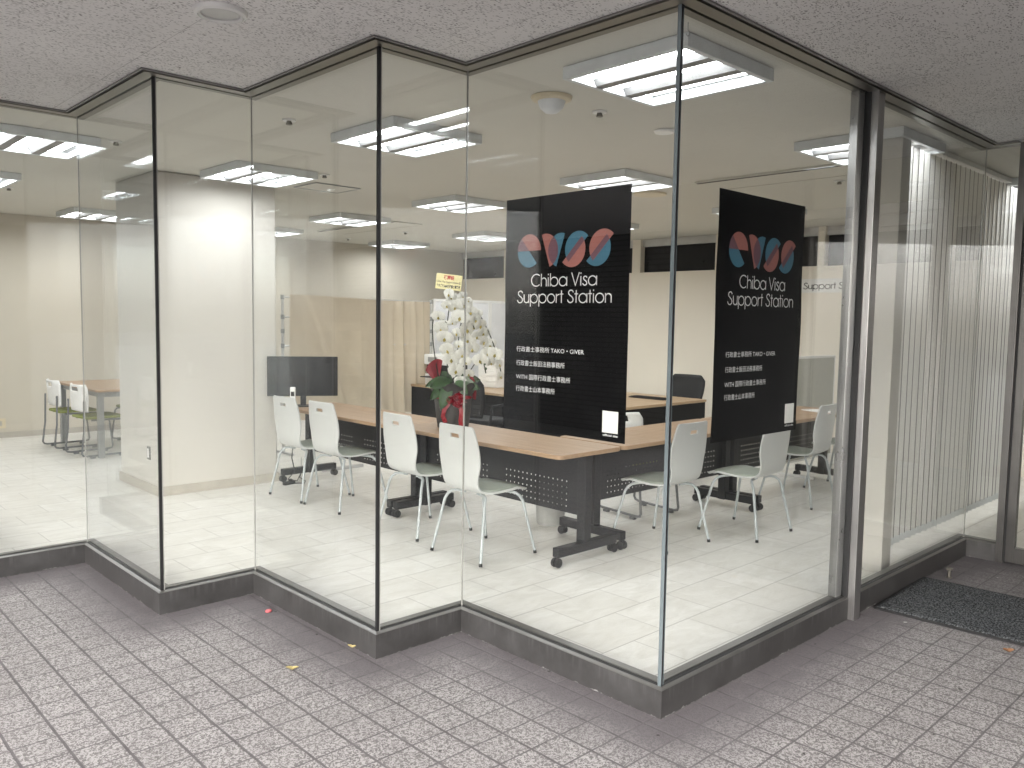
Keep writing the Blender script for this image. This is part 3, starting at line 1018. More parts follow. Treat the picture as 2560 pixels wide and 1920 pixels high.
def poster(loc, rz, label, wav):
    t = thing("poster", label, "poster", loc, rz, "black window posters")
    W, z0, z1 = .727, 1.060, 2.106
    b = MB(); nu, nv = 12, 40
    vs = []
    for j in range(nv + 1):
        z = z0 + (z1 - z0) * j / nv
        e = wav * (math.sin(z * 9 + 1) * .5 + math.sin(z * 17) * .25)
        for i in range(nu + 1):
            u = i / nu
            x = W * u + e * (1 - u) * 0.006 + e * u * 0.005
            y = .004 + (.003 * wav * (math.sin(z * 9 + u * 3) + 1) * .5)
            vs.append((x, y, z))
    fs = [(j * (nu + 1) + i, j * (nu + 1) + i + 1, (j + 1) * (nu + 1) + i + 1, (j + 1) * (nu + 1) + i) for j in range(nv) for i in range(nu)]
    b.add(vs, fs).build("poster_sheet", 'poster_black', t, 0, True)
    Y = .0015

    def at(dx, dz, y=Y): return lambda x, z: (dx + x, y, dz + z)
    r = .074
    c = (.156, 1.868)
    eP = half_disc((c[0] + r, c[1]), (c[0] - r, c[1]))
    an = R(131)
    eB = half_disc((c[0] + r * math.cos(an), c[1] + r * math.sin(an)), (c[0] - r * math.cos(an), c[1] - r * math.sin(an)))
    vP = half_disc((.283, 1.793), (.235, 1.934))
    vB = half_disc((.373, 1.933), (.325, 1.793))
    vP = half_disc((.285, 1.793), (.234, 1.934))
    s1B = half_disc((.505, 1.916), (.397, 1.810)); s1P = half_disc((.361, 1.810), (.470, 1.916))
    s2P = half_disc((.643, 1.916), (.535, 1.810)); s2B = half_disc((.498, 1.810), (.607, 1.916))
    for nm, polys, mt, y in (("logo_blue_shapes", (eB, vB, s1B, s2B), 'logo_blue', Y), ("logo_pink_shapes", (eP, vP, s1P, s2P), 'logo_pink', Y - .0004),
                             ("logo_overlap_shapes", tuple(clip_poly(a, d) for a, d in ((eP, eB), (vP, vB), (s1B, s1P), (s2P, s2B))), 'logo_mauve', Y - .0008)):
        b = MB()
        for p in polys:
            if len(p) > 2:
                b.add([(x, y, z) for x, z in p], [tuple(range(len(p)))])
        b.build(nm, mt, t)
    letters("Chiba Visa", .056, at(.172, 1.708), .392).build("name_lettering", 'letter_white', t)
    letters("Support Station", .056, at(.082, 1.635), .562).build("name_lettering", 'letter_white', t)
    for s, z, wd, h in (("行政書士事務所 TAKO・GIVER", 1.4165, .411, .026), ("行政書士飯田法務事務所", 1.3525, .302, .027), ("WITH 国際行政書士事務所", 1.290, .337, .027), ("行政書士山本事務所", 1.235, .246, .027)):
        text_mb(s, h, at(.084, z), 1, 'LEFT', wd, .0).build("firm_name", 'letter_white', t)
    MB().add([(.606, Y, 1.097), (.690, Y, 1.097), (.690, Y, 1.188), (.606, Y, 1.188)], [(0, 1, 2, 3)]).build("blank_square", 'paper_white', t)
    text_mb("official site", .013, at(.610, 1.0825), 1, 'LEFT', .080, .0002).build("caption", 'letter_white', t)
    b = MB()
    for x, z in ((.02, 1.09), (.02, 1.62), (.707, 1.09), (.707, 1.62), (.02, 2.085), (.707, 2.085)):
        b.box((x - .012, .0005, z - .012), (x + .012, .0025, z + .012))
    b.build("adhesive_tab", 'poster_black', t)
    return t


poster((.0065, .945, 0), -90, "black poster with pink and blue emblem inside the left corner pane", .35)
poster((.317, .0065, 0), 0, "black poster with pink and blue emblem inside the right corner pane, its edges wavy", 1.0)
t = thing("wall_sign", "white wall sign with thin dark lettering on the cream partition", "sign", (7.098, 3.80, 0), -90)
MB().box((0, -.012, 1.945), (1.62, .001, 2.115)).build("sign_board", 'paper_white', t, .001)
letters("Chiba Visa Support Station", .078, lambda x, z: (.12 + x, -.013, 1.99 + z), 1.40, .125).build("sign_lettering", 'letter_dark', t)

# ------------------------------------------------------------------ bentwood chair
def chair_shell():
    prof = [(.232, .424), (.225, .436), (.195, .446), (.13, .447), (.05, .441), (-.03, .435), (-.10, .435), (-.150, .442), (-.182, .460), (-.203, .490), (-.216, .53),
            (-.224, .58), (-.231, .64), (-.238, .70), (-.246, .76), (-.256, .82), (-.266, .868), (-.269, .878)]
    wid = [.155, .180, .196, .203, .203, .197, .186, .176, .170, .170, .174, .186, .199, .200, .192, .180, .168, .150]
    P = smooth_pts([(a, b) for a, b in prof], 2); Wd = smooth_pts([(i, x) for i, x in enumerate(wid)], 2)
    nu = 26
    vs = []
    for (y, z), (_, h) in zip(P, Wd):
        back = max(0.0, min(1.0, (z - .47) / .15)) if y < -.15 else 0
        dish = 1 - back
        for i in range(nu + 1):
            u = -1 + 2 * i / nu
            x = u * h
            yy = y + back * .022 * u * u
            zz = z + (dish * .006 * u * u if y < .15 else -.004 * u * u)
            vs.append((x, yy, zz))
    fs = []
    nv = len(P)
    slot_z0, slot_z1, sw = .797, .830, .048
    kill = set()
    for j in range(nv - 1):
        for i in range(nu):
            q = (j * (nu + 1) + i, j * (nu + 1) + i + 1, (j + 1) * (nu + 1) + i + 1, (j + 1) * (nu + 1) + i)
            cx = sum(vs[k][0] for k in q) / 4; cz = sum(vs[k][2] for k in q) / 4; cy = sum(vs[k][1] for k in q) / 4
            if cy < -.2 and abs(cx) < sw and slot_z0 < cz < slot_z1:
                kill.add((j, i)); continue
            fs.append(q)
    b = MB().add(vs, fs)
    return b


CH = "white bentwood chairs around the long tables"
cproto = thing("chair", "", "chair", (0, 0, 0), 0, CH)
sh = chair_shell().build("shell", 'shell_white', cproto, 0, True)
m_ = sh.modifiers.new("thickness", 'SOLIDIFY'); m_.thickness = .011; m_.offset = 0
m_ = sh.modifiers.new("round", 'BEVEL'); m_.width = .003; m_.segments = 2; m_.angle_limit = R(50)
# seat pad
b = MB(); n = 28
ring = []
for k in range(n):
    a = 2 * math.pi * k / n
    ca, sa = math.cos(a), math.sin(a)
    rx = .186 * abs(ca) ** .55 * (1 if ca >= 0 else -1)
    ry = .176 * abs(sa) ** .55 * (1 if sa >= 0 else -1)
    ring.append((rx * (1 - .10 * max(0, -sa)), .040 + ry))
def seat_z(y): return .4475 + (.0 if y < .13 else -(y - .13) ** 2 * 1.2) - (.006 if y < .06 else .002)
vs = [(x, y, seat_z(y) + .004) for x, y in ring] + [(x * .96, .04 + (y - .04) * .96, seat_z(y) + .015) for x, y in ring] + [(x * .8, .04 + (y - .04) * .8, seat_z(y) + .021) for x, y in ring] + [(0, .04, seat_z(.04) + .023)]
fs = []
for r_ in range(2):
    for k in range(n):
        fs.append((r_ * n + k, r_ * n + (k + 1) % n, (r_ + 1) * n + (k + 1) % n, (r_ + 1) * n + k))
fs += [(2 * n + k, 2 * n + (k + 1) % n, 3 * n) for k in range(n)]
b.add(vs, fs).build("seat_pad", 'seat_grey', cproto, 0, True)
for sx in (-1, 1):
    for fy, top in ((.245, .10), (-.240, -.10)):
        path = [(sx * .07, top, .418), (sx * .13, top + .015 * (1 if fy > 0 else -1), .419), (sx * .165, top + .035 * (1 if fy > 0 else -1), .413), (sx * .186, top + .055 * (1 if fy > 0 else -1), .392), (sx * .197, top + .07 * (1 if fy > 0 else -1), .36), (sx * .246, fy, .012)]
        lg = MB().tube(path, .0098, 10).build("leg", 'tube_grey', cproto, 0, True)
        MB().tube([(sx * .2445, fy * .993, .024), (sx * .2465, fy, .0042)], .0115, 10).build("foot_cap", 'black_rubber', lg, 0, True)
b = MB()
for sx in (-1, 1):
    b.box((sx * .085 - .012, -.13, .420), (sx * .085 + .012, -.09, .436)); b.box((sx * .085 - .012, .09, .420), (sx * .085 + .012, .13, .441))
b.build("mount", 'tube_grey', cproto, .002)

CHAIRS = [((1.010, 4.470), -87, "white chair at the far end of the long table, nearest the pillar"),
          ((1.040, 3.930), -87, "second white chair from the pillar along the long table"),
          ((1.045, 2.890), -91, "white chair just right of the black corner joint in the middle pane"),
          ((.985, 2.165), -90, "white chair in front of the flower pot, nearest the viewer on the left table"),
          ((2.125, 1.555), -1, "white chair with its back right behind the glass corner joint"),
          ((2.862, 1.315), 0, "white chair with its top hidden behind the right poster"),
          ((4.130, 1.560), 3, "white chair right of the right poster beside the steel post"),
          ((4.990, 1.560), 0, "white chair half hidden behind the steel post, only its seat showing")]
for k, ((x, y), rz, lab) in enumerate(CHAIRS):
    if k == 0:
        o = cproto; o.location = (x, y, .004); o.rotation_euler = (0, 0, R(rz)); o['label'] = lab
    else:
        dup(cproto, None, (x, y, .004), rz, lab)

# ------------------------------------------------------------------ folding conference tables
def rounded_rect(hx, hy, r, n=6):
    p = []
    for cx, cy, a in ((hx - r, hy - r, 0), (-hx + r, hy - r, 90), (-hx + r, -hy + r, 180), (hx - r, -hy + r, 270)):
        p += [(cx + r * math.cos(R(a + 90 * k / n)), cy + r * math.sin(R(a + 90 * k / n))) for k in range(n + 1)]
    return p


tp = thing("conference_table", "", "table", (0, 0, 0), 0, "wheeled folding conference tables")
MB().prism(rounded_rect(.898, .306, .045), .692, .720).build("table_top", ['oak'], tp, .004)
b = MB().box((-.80, -.02, .655), (.80, .02, .6915)); b.box((-.80, -.20, .672), (-.76, .20, .6915)); b.box((.76, -.20, .672), (.80, .20, .6915))
b.build("top_frame", 'black_frame', tp, .003)
MB().box((-.845, .006, .284), (.845, .0075, .670)).build("modesty_panel", 'perforated_black', tp)
for sx in (-1, 1):
    lg = MB().box((sx * .838 - .035, -.033, .07), (sx * .838 + .035, .033, .691)).build("leg", 'black_frame', tp, .004)
    MB().box((sx * .858 - .028, -.285, .068), (sx * .858 + .028, .285, .128)).build("foot_rail", 'black_frame', tp, .004)
    for sy in (-1, 1):
        cs = MB().tube([(sx * .858, sy * .265, .069), (sx * .858, sy * .265, .045)], .012, 8).build("caster", 'black_plastic', tp, 0, True)
        for dx in (-.016, .016):
            b = MB().tube([(sx * .858 + dx - .009, sy * .275, .034), (sx * .858 + dx + .009, sy * .275, .034)], .030, 16)
            b.build("wheel", 'black_rubber', cs, .003, True)
TABS = [((1.378, 2.460), 90, "wheeled oak-topped table nearest the glass, flower pot on it"), ((1.378, 4.262), 90, "wheeled oak-topped table by the pillar with the black monitor on it"),
        ((2.602, 1.870), 0, "wheeled oak-topped table at the corner, running behind both posters"), ((4.404, 1.870), 0, "wheeled oak-topped table right of the right poster with papers on it")]
for k, ((x, y), rz, lab) in enumerate(TABS):
    # the modesty panel faces the sitters' far side
    if k == 0:
        o = tp; o.location = (x, y, .004); o.rotation_euler = (0, 0, R(rz)); o['label'] = lab
    else:
        dup(tp, None, (x, y, .004), rz, lab)

# ------------------------------------------------------------------ sled-base chairs
SG = "white-backed sled chairs"
sp_ = thing("sled_chair", "", "chair", (0, 0, 0), 0, SG)
b = MB(); nu, nv = 14, 12
vs = []
for j in range(nv + 1):
    v = j / nv
    z = .50 + .29 * v
    h = .205 + .015 * math.sin(v * 3)
    if v > .86:
        h -= (v - .86) * .25
    for i in range(nu + 1):
        u = -1 + 2 * i / nu
        vs.append((u * h, -.205 - .05 * v + .045 * u * u * (0.4 + v), z))
fs = []
for j in range(nv):
    for i in range(nu):
        q = (j * (nu + 1) + i, j * (nu + 1) + i + 1, (j + 1) * (nu + 1) + i + 1, (j + 1) * (nu + 1) + i)
        if j in (9, 10) and 4 <= i <= 9:
            continue
        fs.append(q)
bk = b.add(vs, fs).build("backrest", 'white_plastic', sp_, 0, True)
m_ = bk.modifiers.new("thickness", 'SOLIDIFY'); m_.thickness = .014; m_.offset = 0
b = MB().prism(rounded_rect(.205, .205, .05), .420, .447)
b.build("seat", 'green_seat', sp_, .010, True, 3)
for sx in (-1, 1):
    path = [(sx * .20, -.225, .62), (sx * .205, -.232, .30), (sx * .21, -.262, .06), (sx * .21, -.245, .036), (sx * .21, -.21, .028), (sx * .21, .20, .028), (sx * .21, .235, .036), (sx * .21, .245, .06), (sx * .20, .205, .38), (sx * .195, .18, .405), (sx * .19, -.15, .408)]
    fr = MB().tube(path, .0105, 8).build("sled_frame", 'tube_dark', sp_, 0, True)
    for y in (-.15, .16):
        MB().box((sx * .21 - .015, y - .025, .001), (sx * .21 + .015, y + .025, .020)).build("glide", 'tube_dark', fr)
MB().tube([(-.19, .10, .408), (.19, .10, .408)], .0095, 8).build("cross_bar", 'tube_dark', sp_, 0, True)
SL = [((.26, 8.52), -88, "white-backed green-seated chair left of the far-left table, the farther one"), ((.30, 7.76), -84, "white-backed green-seated chair left of the far-left table, the nearer one"),
      ((.99, 8.50), 90, "green-seated chair across the far-left table, the farther one"), ((1.02, 7.80), 92, "green-seated chair across the far-left table, the nearer one")]
for k, ((x, y), rz, lab) in enumerate(SL):
    if k == 0:
        sp_.location = (x, y, .004); sp_.rotation_euler = (0, 0, R(rz)); sp_['label'] = lab
    else:
        dup(sp_, None, (x, y, .004), rz, lab)
o = dup(sp_, None, (2.73, 2.22, .004), 172, "white-backed sled chair across the corner table, behind the left poster edge")

t = thing("meeting_table", "pale oak meeting table with grey legs at the far left", "table", (.62, 8.20, .004))
MB().prism(rounded_rect(.42, .73, .05), .712, .738).build("table_top", 'oak', t, .003)
b = MB().box((-.37, -.68, .655), (.37, -.64, .7115)); b.box((-.37, .64, .655), (.37, .68, .7115)); b.box((-.37, -.6395, .655), (-.33, .6395, .7115)); b.box((.33, -.6395, .655), (.37, .6395, .7115))
b.build("apron", 'grey_metal', t)
for sx in (-1, 1):
    for sy in (-1, 1):
        MB().box((sx * .365 - .03, sy * .675 - .03, .0), (sx * .365 + .03, sy * .675 + .03, .7115)).build("leg", 'grey_metal', t, .003)

# ------------------------------------------------------------------ desks behind the tables
DG = "dark-panelled oak desks in the block behind the tables"
def desk(x0, x1, y0, y1, lab):
    t = thing("office_desk", lab, "desk", ((x0 + x1) / 2, (y0 + y1) / 2, .004), 0, DG)
    hx, hy = (x1 - x0) / 2 - .002, (y1 - y0) / 2 - .002
    MB().box((-hx, -hy, .692), (hx, hy, .720)).build("desk_top", 'oak_edge', t, .003)
    MB().box((-hx + .01, -hy + .01, .02), (-hx + .03, hy - .01, .691)).build("side_panel", 'dark_panel', t)
    MB().box((hx - .03, -hy + .01, .02), (hx - .01, hy - .01, .691)).build("side_panel", 'dark_panel', t)
    MB().box((-hx + .0305, -hy + .012, .02), (hx - .0305, -hy + .03, .691)).build("end_panel", 'dark_panel', t)
desk(3.65, 4.37, 3.13, 4.85, "oak desk with black panels just behind the corner table, near left of its block")
desk(4.37, 5.09, 3.13, 4.85, "oak desk with black panels, near right of its block, keyboard on it")
desk(3.65, 4.37, 4.85, 6.57, "oak desk with black panels behind the flower pot, printer on it")
desk(4.37, 5.09, 4.85, 6.57, "oak desk with black panels, far right of its block, behind the left poster")
b = MB().box((-.075, -.23, 0), (.075, .23, .012))
kb = thing("keyboard", "black computer keyboard lying on the near right desk", "keyboard", (4.65, 3.57, .7245), 2)
b.build("case", 'black_plastic', kb, .004)
b = MB()
for i in range(5):
    for j in range(15):
        b.box((-.062 + i * .026, -.215 + j * .0287, .0122), (-.040 + i * .026, -.190 + j * .0287, .018))
b.build("keys", 'dark_panel', kb)


def mesh_chair(loc, rz, lab):
    t = thing("office_chair", lab, "office chair", loc, rz, "black mesh office chairs")
    vs = []; nu, nv = 14, 14
    for j in range(nv + 1):
        v = j / nv
        z = .52 + .40 * v
        h = .175 + .055 * math.sin(v * 2.0) - (.05 * max(0, v - .85) / .15)
        for i in range(nu + 1):
            u = -1 + 2 * i / nu
            vs.append((u * h, -.24 - .06 * v + .05 * u * u, z))
    fs = [(j * (nu + 1) + i, j * (nu + 1) + i + 1, (j + 1) * (nu + 1) + i + 1, (j + 1) * (nu + 1) + i) for j in range(nv) for i in range(nu)]
    o = MB().add(vs, fs).build("backrest", 'mesh_black', t, 0, True)
    m = o.modifiers.new("thickness", 'SOLIDIFY'); m.thickness = .012
    edge = [vs[i] for i in range(nu + 1)] + [vs[j * (nu + 1) + nu] for j in range(1, nv + 1)] + [vs[nv * (nu + 1) + i] for i in range(nu - 1, -1, -1)] + [vs[j * (nu + 1)] for j in range(nv - 1, -1, -1)]
    MB().tube(edge, .011, 6, False).build("back_frame", 'black_plastic', t, 0, True)
    b = MB()
    for k in range(7):
        z = .56 + k * .05
        b.tube([(-.19, -.262 - .06 * (z - .52) / .4 + .036, z), (0, -.262 - .06 * (z - .52) / .4, z), (.19, -.262 - .06 * (z - .52) / .4 + .036, z)], .004, 5)
    b.build("rib", 'black_plastic', t, 0, True)
    MB().prism(rounded_rect(.24, .23, .07), .43, .49).build("seat", 'black_plastic', t, .015, True)
    b = MB().tube([(0, 0, .43), (0, 0, .10)], .025, 10)
    b.build("gas_lift", 'black_plastic', t, 0, True)
    for k in range(5):
        a = R(72 * k)
        lg = MB().tube([(0, 0, .11), (.28 * math.cos(a), .28 * math.sin(a), .07)], [.025, .015], 6).build("leg", 'black_plastic', t, 0, True)
        MB().tube([(.28 * math.cos(a) - .02, .28 * math.sin(a), .028), (.28 * math.cos(a) + .02, .28 * math.sin(a), .028)], .027, 10).build("caster", 'black_rubber', lg, 0, True)
    for sx in (-1, 1):
        MB().tube([(sx * .25, -.15, .44), (sx * .27, -.14, .64), (sx * .27, .10, .65)], .014, 6).build("armrest", 'black_plastic', t, 0, True)


mesh_chair((3.27, 4.78, .004), -82, "black ribbed mesh chair behind the flower pot, at the left of the desks")
mesh_chair((5.48, 3.80, .004), 95, "black mesh chair beyond the desks, seen beside the glass corner joint")

# printer and drawers on the far desk
t = thing("printer", "white and black office printer on the desk behind the flowers", "printer", (3.95, 6.22, .7245), -84)
MB().box((-.21, -.17, 0), (.21, .19, .14)).build("base", 'white_plastic', t, .008)
MB().box((-.20, -.15, .1405), (.20, .18, .255)).build("engine", 'black_plastic', t, .006)
MB().box((-.22, -.18, .2555), (.22, .20, .385)).build("scanner", 'white_plastic', t, .012)
MB().box((-.16, -.30, .10), (.16, -.1705, .112)).build("paper_tray", 'black_plastic', t, .003)
MB().box((-.14, -.186, .29), (.02, -.1805, .35)).build("control_panel", 'grey_metal', t)
t = thing("drawer_unit", "white stacked letter drawers right of the printer", "drawers", (4.28, 5.65, .7245), -84)
MB().box((-.15, -.16, 0), (.15, .17, .34)).build("case", 'white_plastic', t, .004)
for k in range(5):
    MB().box((-.14, -.168, .012 + k * .066), (.14, -.1605, .068 + k * .066)).build("drawer", 'paper_white', t, .003)

# ------------------------------------------------------------------ curtain rack
t = thing("curtain_rack", "grey pipe rack standing in front of the back wall", "rack", (1.90, 6.60, .004))
for x in (0, 2.10):
    MB().tube([(x, 0, .02), (x, 0, 1.775)], .016, 10).build("post", 'alu', t, 0, True)
    MB().tube([(x, -.22, .015), (x, .22, .015)], .014, 8).build("foot", 'alu', t, 0, True)
for z in (1.765, 1.545, 1.22):
    MB().tube([(.0, 0, z), (2.10, 0, z)], .010, 8).build("rail", 'alu', t, 0, True)
b = MB()
for z in (1.765, 1.545, 1.385, 1.22):
    for x in (0, 2.10):
        b.tube([(x, 0, z - .025), (x, 0, z + .025)], .022, 10)
b.build("joint", 'grey_metal', t, 0, True)
# cloth
nu, nv = 90, 40
vs = []
for j in range(nv + 1):
    v = j / nv
    for i in range(nu + 1):
        u = i / nu
        x = .075 + 1.99 * u
        z = 1.785 - v * 1.42 + .012 * math.sin(u * 5 + 1) * (1 - v) - .015 * u
        if u < .07:
            z -= .0
        fold = 0.0
        # gathered folds falling from the upper left corner and at the right third
        dg = u - (.07 + .30 * v)
        fold += .045 * math.exp(-(dg / .035) ** 2) * (0.4 + v)
        dg2 = u - (.10 + .55 * v)
        fold += .030 * math.exp(-(dg2 / .05) ** 2) * v
        for c, a in ((.76, .05), (.80, -.03), (.86, .035), (.70, .012), (.93, .025)):
            fold += a * math.exp(-((u - c - .015 * v) / .014) ** 2) * (0.5 + .5 * v)
        fold += .010 * math.sin(u * 40 + 3 * v) * v + .008 * math.sin(u * 17 - 2 * v)
        for c in (.235, .46, .49, .72):
            fold -= .004 * math.exp(-((u - c) / .004) ** 2)
        for c in (.20, .47):
            fold -= .003 * math.exp(-((v - c) / .008) ** 2)
        vs.append((1.90 + x, 6.575 - fold * 1.7, z + .004))
fs = [(j * (nu + 1) + i, j * (nu + 1) + i + 1, (j + 1) * (nu + 1) + i + 1, (j + 1) * (nu + 1) + i) for j in range(nv) for i in range(nu)]
tag(MB().add(vs, fs).build("curtain", 'curtain_beige', None, 0, True), "creased beige cloth draped over the pipe rack", "curtain")

# whiteboard
t = thing("whiteboard", "white framed mobile whiteboard behind the orchid", "whiteboard", (5.90, 7.60, .004))
MB().box((-1.05, -.008, .62), (1.05, .008, 1.80)).build("panel", 'board_white', t)
b = MB().box((-1.08, -.016, 1.8005), (1.08, .016, 1.835)); b.box((-1.08, -.016, .585), (1.08, .016, .6195)); b.box((-1.08, -.016, .6195), (-1.0505, .016, 1.8005)); b.box((1.0505, -.016, .6195), (1.08, .016, 1.8005)); b.box((-.02, -.016, .6195), (.05, -.0085, 1.8005))
b.build("frame", 'white_plastic', t, .003)
for x in (-1.0, 1.0):
    MB().box((x - .02, -.03, .03), (x + .02, -.017, .60)).build("leg", 'alu', t)
    MB().box((x - .02, -.28, .001), (x + .02, .28, .029)).build("foot", 'alu', t)
MB().box((-.9, -.06, .56), (.9, -.017, .584)).build("pen_tray", 'alu', t)
t = thing("wall_file", "grey hanging file clipped between rack and whiteboard", "file holder", (4.62, 7.42, .004))
MB().box((-.035, -.02, 1.12), (.035, .02, 1.42)).build("pocket", 'grey_metal', t, .004)
MB().tube([(0, 0, .01), (0, 0, 1.5)], .008, 8).build("stand", 'alu', t, 0, True)
MB().lathe([(.09, 0), (.09, .015), (.01, .02)], (0, 0, 0), 20).build("base", 'alu', t, 0, True)

# screen behind the right-hand table
t = thing("privacy_screen", "grey fabric floor screen right of the right poster", "screen", (5.75, 2.30, .004))
MB().box((-.55, -.012, .12), (.55, .012, 1.19)).build("panel", 'screen_fabric', t)
b = MB().box((-.57, -.016, 1.1905), (.57, .016, 1.215)); b.box((-.57, -.016, .10), (.57, .016, .1195)); b.box((-.57, -.016, .1195), (-.5505, .016, 1.1905)); b.box((.5505, -.016, .1195), (.57, .016, 1.1905))
b.build("frame", 'white_plastic', t, .003)
for x in (-.52, .52):
    MB().box((x - .025, -.36, .001), (x + .025, .06, .025)).build("foot", 'white_plastic', t, .004)
    MB().box((x - .012, -.012, .0255), (x + .012, .012, .0995)).build("stem", 'white_plastic', t)
b = MB().box((-.11, -.15, 0), (.11, .15, .003))
o = b.build("paper_sheet", 'paper_white'); o.location = (5.14, 1.66, .7245); o.rotation_euler = (0, 0, R(20))
tag(o, "white sheet of paper at the table end by the steel post", "paper")
b = MB().box((-.10, -.14, 0), (.10, .14, .004))
o = b.build("paper_sheet", 'paper_white'); o.location = (4.98, 1.80, .7247); o.rotation_euler = (0, 0, R(-24))
tag(o, "white sheet of paper seen through a chair's hand slot", "paper")

# ------------------------------------------------------------------ monitor, phone, cables, bin
t = thing("monitor", "black flat monitor on the table by the pillar", "monitor", (1.246, 5.00, .7245), -31)
MB().box((-.318, -.012, .095), (.318, .018, .462)).build("casing", 'black_plastic', t, .004)
MB().box((-.312, -.0135, .108), (.312, -.0125, .456)).build("screen", 'screen_black', t)
MB().box((-.022, .0185, .02), (.030, .045, .20)).build("stand", 'black_plastic', t, .004)
MB().box((-.022, -.010, .0085), (.030, .0445, .0945)).build("neck", 'black_plastic', t, .003)
MB().prism(rounded_rect(.11, .085, .03), 0, .008).build("base", 'black_plastic', t, .002)
t = thing("phone_handset", "white cordless phone standing in its charger before the monitor", "phone", (1.012, 4.76, .7245), -40)
MB().prism(rounded_rect(.042, .045, .02), 0, .035).build("charger", 'white_plastic', t, .006)
MB().box((-.023, -.012, .030), (.023, .014, .205)).build("handset", 'white_plastic', t, .008, False, 3)
MB().box((-.015, -.0135, .125), (.015, -.0125, .165)).build("display", 'dark_panel', t)
b = MB().tube([(1.15, 5.02, .70), (1.17, 5.03, .45), (1.13, 5.0, .25), (1.16, 5.0, .12), (1.10, 5.02, .05), (1.20, 5.03, .02), (1.24, 5.02, .10), (1.20, 4.98, .06), (1.27, 5.0, .014), (1.22, 4.93, .012), (1.15, 4.98, .012)], .0055, 6)
tag(b.build("power_cable", 'black_rubber', None, 0, True), "looped black power cable hanging under the monitor table", "cable")
b = MB().tube([(1.05, 5.35, .012), (1.22, 5.48, .012), (1.40, 5.42, .012), (1.62, 5.7, .012), (1.9, 6.2, .012)], .004, 6)
tag(b.build("thin_cable", 'grey_metal', None, 0, True), "thin grey cable lying on the floor behind the monitor table", "cable")
t = thing("plug_strip", "small black power strip on the floor under the monitor table", "power strip", (1.10, 5.00, .004), 10)
MB().box((-.06, -.02, 0), (.06, .02, .028)).build("body", 'black_plastic', t, .004)
MB().box((.0, -.012, .0285), (.03, .012, .05)).build("plug", 'black_rubber', t, .003)
t = thing("waste_bin", "grey round waste bin under the table end", "bin", (1.90, 2.42, .004))
MB().lathe([(.10, 0), (.105, .01), (.125, .30), (.128, .31), (.120, .31), (.098, .015), (.001, .012)], (0, 0, 0), 28).build("bucket", 'bin_grey', t, 0, True)
t = thing("floor_bar", "light grey metal bar lying on the floor behind the monitor table", "bar", (1.90, 5.36, .004))
MB().box((-.24, -.02, 0), (.24, .02, .03)).build("bar", 'alu', t, .003)
t = thing("wall_switch", "dark framed switch low on the white pillar's left face", "switch", (.004, 5.44, .352))
MB().box((-.006, -.036, -.058), (0, .036, .058)).build("plate", 'switch_dark', t, .002)
MB().box((-.009, -.012, -.040), (-.0065, .020, .040)).build("rocker", 'white_plastic', t, .001)
t = thing("wall_outlet", "cream wall outlet low on the beige back wall at the left edge", "outlet", (-.22, 9.749, .185))
MB().box((-.06, -.007, -.06), (.06, 0, .06)).build("plate", 'sensor_ring', t, .002)
MB().box((-.02, -.0085, -.03), (.02, -.0072, .03)).build("socket", 'skirting', t)

# ------------------------------------------------------------------ vertical blinds
t = thing("vertical_blind", "grey-white vertical blind behind the right-hand panes", "blind", (2.80, .255, 0))
MB().box((0, -.025, ZT - .035), (3.0, .025, ZT - .003)).build("headrail", 'white_plastic', t)
pr = None
for k in range(29):
    x = .04 + k * .0955
    if pr is None:
        vs = []
        for z in (.118, .17, .6, 1.2, 1.8, 2.3, ZT - .05):
            for i in range(7):
                u = -1 + i / 3
                vs.append((.051 * u, .006 * (1 - u * u), z))
        fs = [(j * 7 + i, j * 7 + i + 1, (j + 1) * 7 + i + 1, (j + 1) * 7 + i) for j in range(6) for i in range(6)]
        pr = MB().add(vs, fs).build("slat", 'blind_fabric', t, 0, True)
        MB().box((-.046, -.003, .122), (.046, .0062, .168)).build("weight", 'fixture_grey', pr)
        q = pr
    else:
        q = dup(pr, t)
    q.location = (x, 0, 0)
    q.rotation_euler = (0, 0, R(-12 + random.uniform(-4, 4)))

# ------------------------------------------------------------------ orchid
oc = Vector((1.42, 3.02, .7245))
t = thing("potted_orchid", "white moth orchid in a dark wrapped pot with a red bow", "orchid", oc, math.degrees(math.atan2(-.68974761, .72387897)))
# local x runs to the right as seen, local -y towards the viewer, z up from the table
b = MB()
vs = []; n = 40
prof = [(.118, 0), (.126, .05), (.134, .12), (.142, .20), (.145, .235), (.160, .28), (.185, .335), (.172, .33), (.14, .25), (.001, .24)]
for r, z in prof:
    for k in range(n):
        a = 2 * math.pi * k / n
        rr = r * (1 + .018 * math.sin(9 * a + 20 * z) + .012 * math.sin(17 * a))
        vs.append((rr * math.cos(a), rr * math.sin(a), z + (.018 * math.sin(7 * a) if z > .27 else 0)))
fs = [(i * n + k, i * n + (k + 1) % n, (i + 1) * n + (k + 1) % n, (i + 1) * n + k) for i in range(len(prof) - 1) for k in range(n)]
b.add(vs, fs).build("wrapped_pot", 'wrap_dark', t, 0, True)
MB().lathe([(.147, .225), (.151, .236), (.149, .25), (.146, .255)], (0, 0, 0), 40, False).build("ribbon_band", 'ribbon_red', t, 0, True)


def ribbon(path, w_, nrm=(0, -1, 0)):
    P = [Vector(p) for p in path]; vs = []
    for i, p in enumerate(P):
        tt = (P[min(i + 1, len(P) - 1)] - P[max(i - 1, 0)]).normalized()
        sd_ = tt.cross(Vector(nrm)).normalized() * w_ / 2
        vs += [p + sd_, p - sd_]
    return vs, [(2 * i, 2 * i + 1, 2 * i + 3, 2 * i + 2) for i in range(len(P) - 1)]


